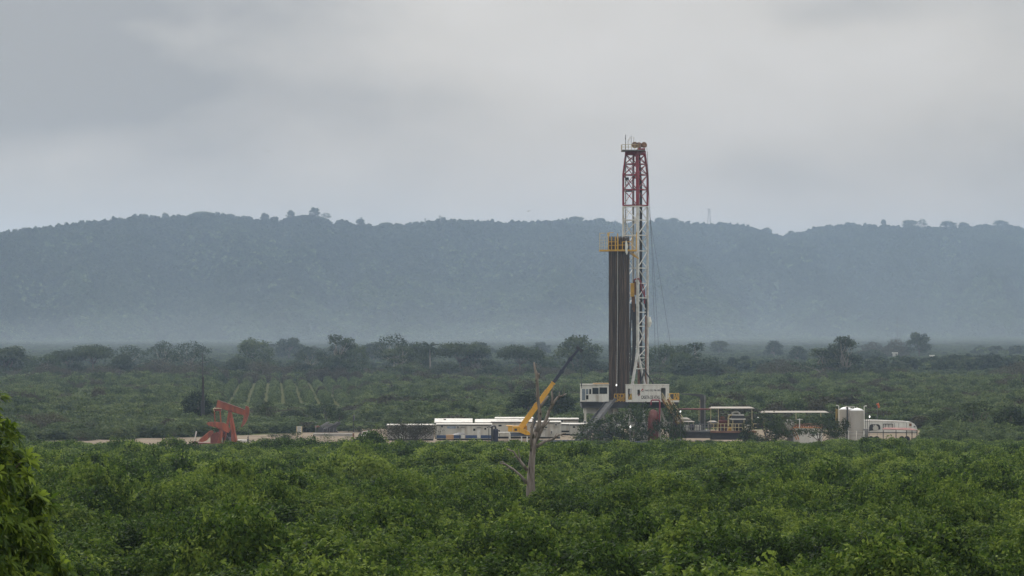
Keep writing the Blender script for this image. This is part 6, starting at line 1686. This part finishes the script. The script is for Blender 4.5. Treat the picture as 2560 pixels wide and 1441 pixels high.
mb = MB(); rect(mb, 926.6, 1095, 948, 1092.4, dK - .1, 2); mb.bar(W(927, 1092, dK), W(948, 1088, dK), .06); mb.build('flatbed', M_cream, t)
mb = MB(); rect(mb, 890, 1098.5, 948, 1096.8, dK + .2, 1.5); mb.prism([W(x, y, dK) for x, y in ((895, 1095), (896, 1087), (901, 1081), (902, 1087), (902, 1095))], (0, 1.7, 0)); mb.build('frame', M_dark, t)
for x in (906, 916, 934, 941):
    mb = MB(); c = Vector((PX(x, dK), dK - .05, .42)); mb.tube([c, c + Vector((0, .08, 0)), c + Vector((0, .3, 0))], [.36, .42, .42], 18); wl = mb.build('wheel', M_rubber, t)
    mb = MB(); mb.cyl(c - Vector((0, .03, 0)), c + Vector((0, .04, 0)), .2, 12); mb.build('rim', M_grey, wl)
# ---- sign board, scrap steel, posts
dS = 590.0
t = thing('sign_board', 'small pale notice board on two yellow legs by the road', 'sign', (PX(749, dS), dS, 0))
mb = MB(); rect(mb, 741.5, 1081, 754.5, 1066.5, dS, .08); mb.build('board', M_white, t)
mb = MB()
for x in (742, 754.5): mb.bar(Vector((PX(x, dS), dS - .06, 0)), W(x, 1066, dS - .06), .13)
mb.build('leg', M_palerail, t)
mb = MB()
for y, a, b in ((1069, 744, 752), (1071.5, 743.5, 752.5), (1074, 744, 750), (1076.5, 743.5, 752), (1079, 744, 749)): rect(mb, a, y + .5, b, y - .5, dS - .03, .03)
mb.build('print_line', M_greyink, t)
dS = 598.0
t = thing('scrap_steel', 'slanting dark grey steel plates and beams lying by the road', 'scrap steel', (PX(820, dS), dS, 0))
for pts, dy, dep, m_ in (([(800, 1066), (812, 1058), (822, 1054.8), (824, 1056), (806, 1069)], 1.5, .5, M_grey), ([(812, 1072), (840, 1056), (850, 1054.6), (851, 1060), (842, 1068), (838, 1080), (816, 1080)], -.5, .4, M_dark),
                         ([(809, 1070), (815, 1062), (824, 1060), (836, 1060), (814, 1073)], .6, .7, M_grey), ([(790, 1082), (797, 1071), (806, 1070), (818, 1076), (836, 1072), (846, 1082)], 1.0, 1.5, M_dark), ([(786, 1066), (795, 1064), (800, 1068), (788, 1070)], 1.2, .8, M_rust)):
    MB().prism([W(x, y, dS + dy) for x, y in pts], (0, dep, 0)).build('plate', m_, t)
mb = MB(); mb.bar(W(802, 1066, dS - .2), W(822, 1055, dS), .16); mb.bar(W(812, 1073, dS - .6), W(838, 1059, dS - .6), .16); mb.bar(W(836, 1061, dS - .4), W(844, 1055, dS - .4), .3); mb.bar(Vector((PX(789.5, dS), dS - .8, 0)), W(789.5, 1064, dS - .8), .14)
for x in (806, 816, 822, 832): mb.bar(Vector((PX(x, dS), dS - .7, 0)), W(x + 3, 1070, dS - .7), .1)
mb.build('beam', M_grey, t)
o = MB().box((PX(784, 596), 594.5, 0.02), (PX(882, 596), 596.5, .5)).build('kerb_wall', M_conc, origin=(PX(833, 596), 595.5, 0)); tag(o, 'low grey concrete kerb along the back of the road below the scrap steel', 'kerb')
PG = 'posts along the sandy road'
for x, y0, y1, d_, w_, m_, lab in ((883.5, 1084, 1112, 536, .26, M_rust, 'thick rusty brown post in front of the white truck'), (879.5, 1100, 1112, 536, .12, M_rust, 'thin rusty post left of the thick brown post'),
                                   (884, 1040, 1062, 618, .26, M_dark, 'dark lamp pole behind the white truck'), (775.5, 1091, 1110, 545, .16, M_dark, 'dark short marker post on the sandy road')):
    t = thing('post', lab, 'post', (PX(x, d_), d_, 0), PG)
    mb = MB(); mb.bar(Vector((PX(x, d_), d_, 0)), W(x, y0, d_), w_); mb.build('shaft', m_, t)
    if d_ > 600: mb = MB(); rect(mb, x - 1, 1040, x + 3, 1037.5, d_ - .1, .3); mb.bar(W(x + 2.4, 1040, d_), W(x + 2.4, 1050, d_), .1); mb.build('lamp_head', M_grey, t)
    elif x == 883.5: mb = MB(); rect(mb, x - 2.2, 1085, x + 2.2, 1083.6, d_ - .2, .4); mb.build('cap', M_rust, t)
    elif x == 775.5: mb = MB(); mb.lathe(Vector((PX(x + .6, d_), d_, .35)), [(.05, 0), (.16, .1), (.16, .25), (.04, .35)], 8); mb.build('reflector', M_roofw, t)
# ---- far things: pylons on the ridge, masts and sheds on the plain, birds
PY = 'power pylons on the ridge'
for x, yt, yb, wid, lab in ((1773, 522.5, 556, 15, 'lattice power pylon on the ridge right of the rig mast'), (903, 543.5, 562, 8, 'small pylon on the ridge dip right of the bare hump'), (1100, 540, 553, 8, 'small pylon on the middle of the ridge'), (1063, 546, 558, 6, 'smallest pylon left of the middle one')):
    d_ = float(ridge_dist(np.array(float(x)))) * .997; t = thing('power_pylon', lab, 'pylon', W(x, yb + 6, d_), PY); k = d_ / F
    mb = MB(); w0 = wid * .28
    for s_ in (-1, 1):
        for dy in (-1, 1): mb.bar(W(x + s_ * w0, yb + 6, d_) + Vector((0, dy * w0 * k, 0)), W(x + s_ * w0 * .3, yt, d_) + Vector((0, dy * w0 * .3 * k, 0)), .4)
    n = 5
    for q in range(n):
        ya, yb2 = yb + (yt - yb) * q / n, yb + (yt - yb) * (q + 1) / n; wa, wb = w0 * (1 - .7 * q / n), w0 * (1 - .7 * (q + 1) / n)
        mb.bar(W(x - wa, ya, d_), W(x + wb, yb2, d_), .25); mb.bar(W(x + wa, ya, d_), W(x - wb, yb2, d_), .25)
    mb.build('tower', M_grey, t)
    mb = MB()
    for f_, ww in ((0.02, 1.0), (.22, .8)): y = yt + (yb - yt) * f_; mb.bar(W(x - wid / 2 * ww, y, d_), W(x + wid / 2 * ww, y, d_), .5)
    mb.build('cross_arm', M_grey, t)
for x, yt, d_, lab in ((1437, 802, 2450, 'thin far antenna mast above the crane boom tip'), (2243, 792, 2500, 'thin pale far mast at the foot of the right hill')):
    t = thing('antenna_mast', lab, 'mast', (PX(x, d_), d_, 0)); mb = MB(); mb.bar(Vector((PX(x, d_), d_, 0)), W(x, yt, d_), .30); mb.build('shaft', M_grey, t)
    mb = MB()
    for y in (yt + 6, yt + 14, yt + 24): mb.bar(W(x - 2, y, d_), W(x + 2, y, d_), .3)
    mb.build('cross_arm', M_grey, t)
for x0, x1, y0, y1, d_, lab in ((2231, 2245, 881.5, 884, 1690, 'small far shed with a white flat roof in the fields'), (2325, 2337, 888, 891, 1600, 'small far shed with a white roof and dark inside')):
    t = thing('field_shed', lab, 'shed', (PX((x0 + x1) / 2, d_), d_, 0)); mb = MB(); rect(mb, x0, y1, x1, y0, d_, 3); mb.build('roof', M_roofw, t)
    mb = MB()
    for x in (x0 + 2, (x0 + x1) / 2, x1 - 2): mb.bar(Vector((PX(x, d_), d_ + .3, 0)), W(x, y1, d_ + .3), .4)
    mb.build('post', M_cream, t)
    mb = MB(); rect(mb, x0 + 1, y1 + 11, (x0 + x1) / 2, y1, d_ + 1.5, 1); mb.build('wall', M_dark if x0 > 2300 else M_cream, t)
for x, y, r_, lab in ((667.5, 380, .3, 'tiny dark bird gliding high at the left of the sky'), (1320, 529, -.1, 'tiny dark bird gliding just above the middle ridge')):
    c = W(x, y, 320); vs_ = [(-.14, 0, 0), (0, -.03, .03), (.16, 0, .01), (0, .03, .03), (0, 0, -.04), (-.02, -.33, .09), (.05, -.30, .08), (-.02, .33, .09), (.05, .30, .08), (-.06, -.12, .06), (.07, -.12, .05), (-.06, .12, .06), (.07, .12, .05)]
    fs_ = [(0, 1, 4), (1, 2, 4), (2, 3, 4), (3, 0, 4), (0, 3, 1), (1, 3, 2), (1, 9, 10), (9, 5, 6, 10), (3, 12, 11), (11, 12, 8, 7)]
    R_ = Matrix.Rotation(1.2 + r_, 3, 'Z'); mb = MB(); mb.add([c + R_ @ Vector(v) for v in vs_], fs_)
    o = mb.build('bird', M_black, origin=c); tag(o, lab, 'bird', 'birds in the sky')
# ---- small clutter of a working site
DR = 'drums standing about the site'
for x, d_, m_, lab in ((1690, 543, M_navy, 'dark blue drum at the foot of the stairway'), (1765, 543, M_rust, 'rusty drum below the dark duct'), (1781, 542.5, M_navy, 'dark blue drum left of the round red tank'), (1902, 541, M_cream, 'pale drum before the trees right of the mud tanks'),
                       (1965, 541, M_orange, 'orange drum left of the white open tank'), (1205, 541.5, M_navy, 'dark blue drum below the right door of the blue striped trailer'), (1425, 538.8, M_cream, 'pale drum before the blue grey barrier')):
    t = thing('drum', lab, 'drum', (PX(x, d_), d_, 0), DR); b = Vector((PX(x, d_), d_, .0))
    mb = MB(); mb.lathe(b, [(.29, 0), (.30, .28), (.315, .30), (.30, .32), (.30, .58), (.315, .60), (.30, .62), (.30, .88), (.27, .9)], 14); mb.build('shell', m_, t)
    mb = MB(); mb.cyl(b + Vector((.12, -.05, .9)), b + Vector((.12, -.05, .93)), .05, 8); mb.build('bung', M_dark, t)
t = thing('hopper', 'grey steel mixing hopper on legs left of the shaker', 'hopper', (PX(1782, 549), 549, PZ(1078, 549)))
b = W(1782, 1068, 549.5); mb = MB(); mb.lathe(b, [(.18, 0), (.75, .7), (.8, .72), (.8, .9)], 12); mb.build('cone', M_grey, t)
mb = MB()
for a in (0.8, 2.4, 3.9, 5.5): mb.bar(b + Vector((math.cos(a) * .7, math.sin(a) * .7, .75)), b + Vector((math.cos(a) * .75, math.sin(a) * .75, -.65)), .08)
mb.build('leg', M_dark, t)
t = thing('cable_tray', 'thin sagging cables strung above the mud tanks', 'cables', W(1800, 1052, 546.5))
for k_, (a, b) in enumerate((((1690, 1050), (1796, 1046)), ((1796, 1046), (1900, 1050)), ((1900, 1050), (1999, 1050)))):
    mb = MB(); p, q = W(*a, 546.5), W(*b, 545.5); mb.tube([p, p.lerp(q, .5) - Vector((0, 0, .35)), q], .03, 5); mb.build('cable', M_dark, t)
AR = 'air conditioners on the trailer roofs'
for x, y, d_, lab in ((1112, 1049.5, 554.5, 'grey roof unit at the left of the long white roof'), (1262, 1046, 583, 'grey roof unit on the rearmost trailer'), (1300, 1049.8, 570, 'grey roof unit left of the crane boom'), (1352, 1053.6, 550.2, 'grey roof unit on the rust stained trailer'), (1424, 1046.6, 565.5, 'grey roof unit on the back right trailer')):
    t = thing('roof_unit', lab, 'air conditioner', W(x, y + 2, d_), AR); mb = MB(); rect(mb, x - 3, y + 2.4, x + 3, y - 1.4, d_, .9); mb.build('body', M_grey, t)
    mb = MB(); rect(mb, x - 2, y + 1.4, x + 2, y - .6, d_ - .03, .03); mb.build('grille', M_dark, t)
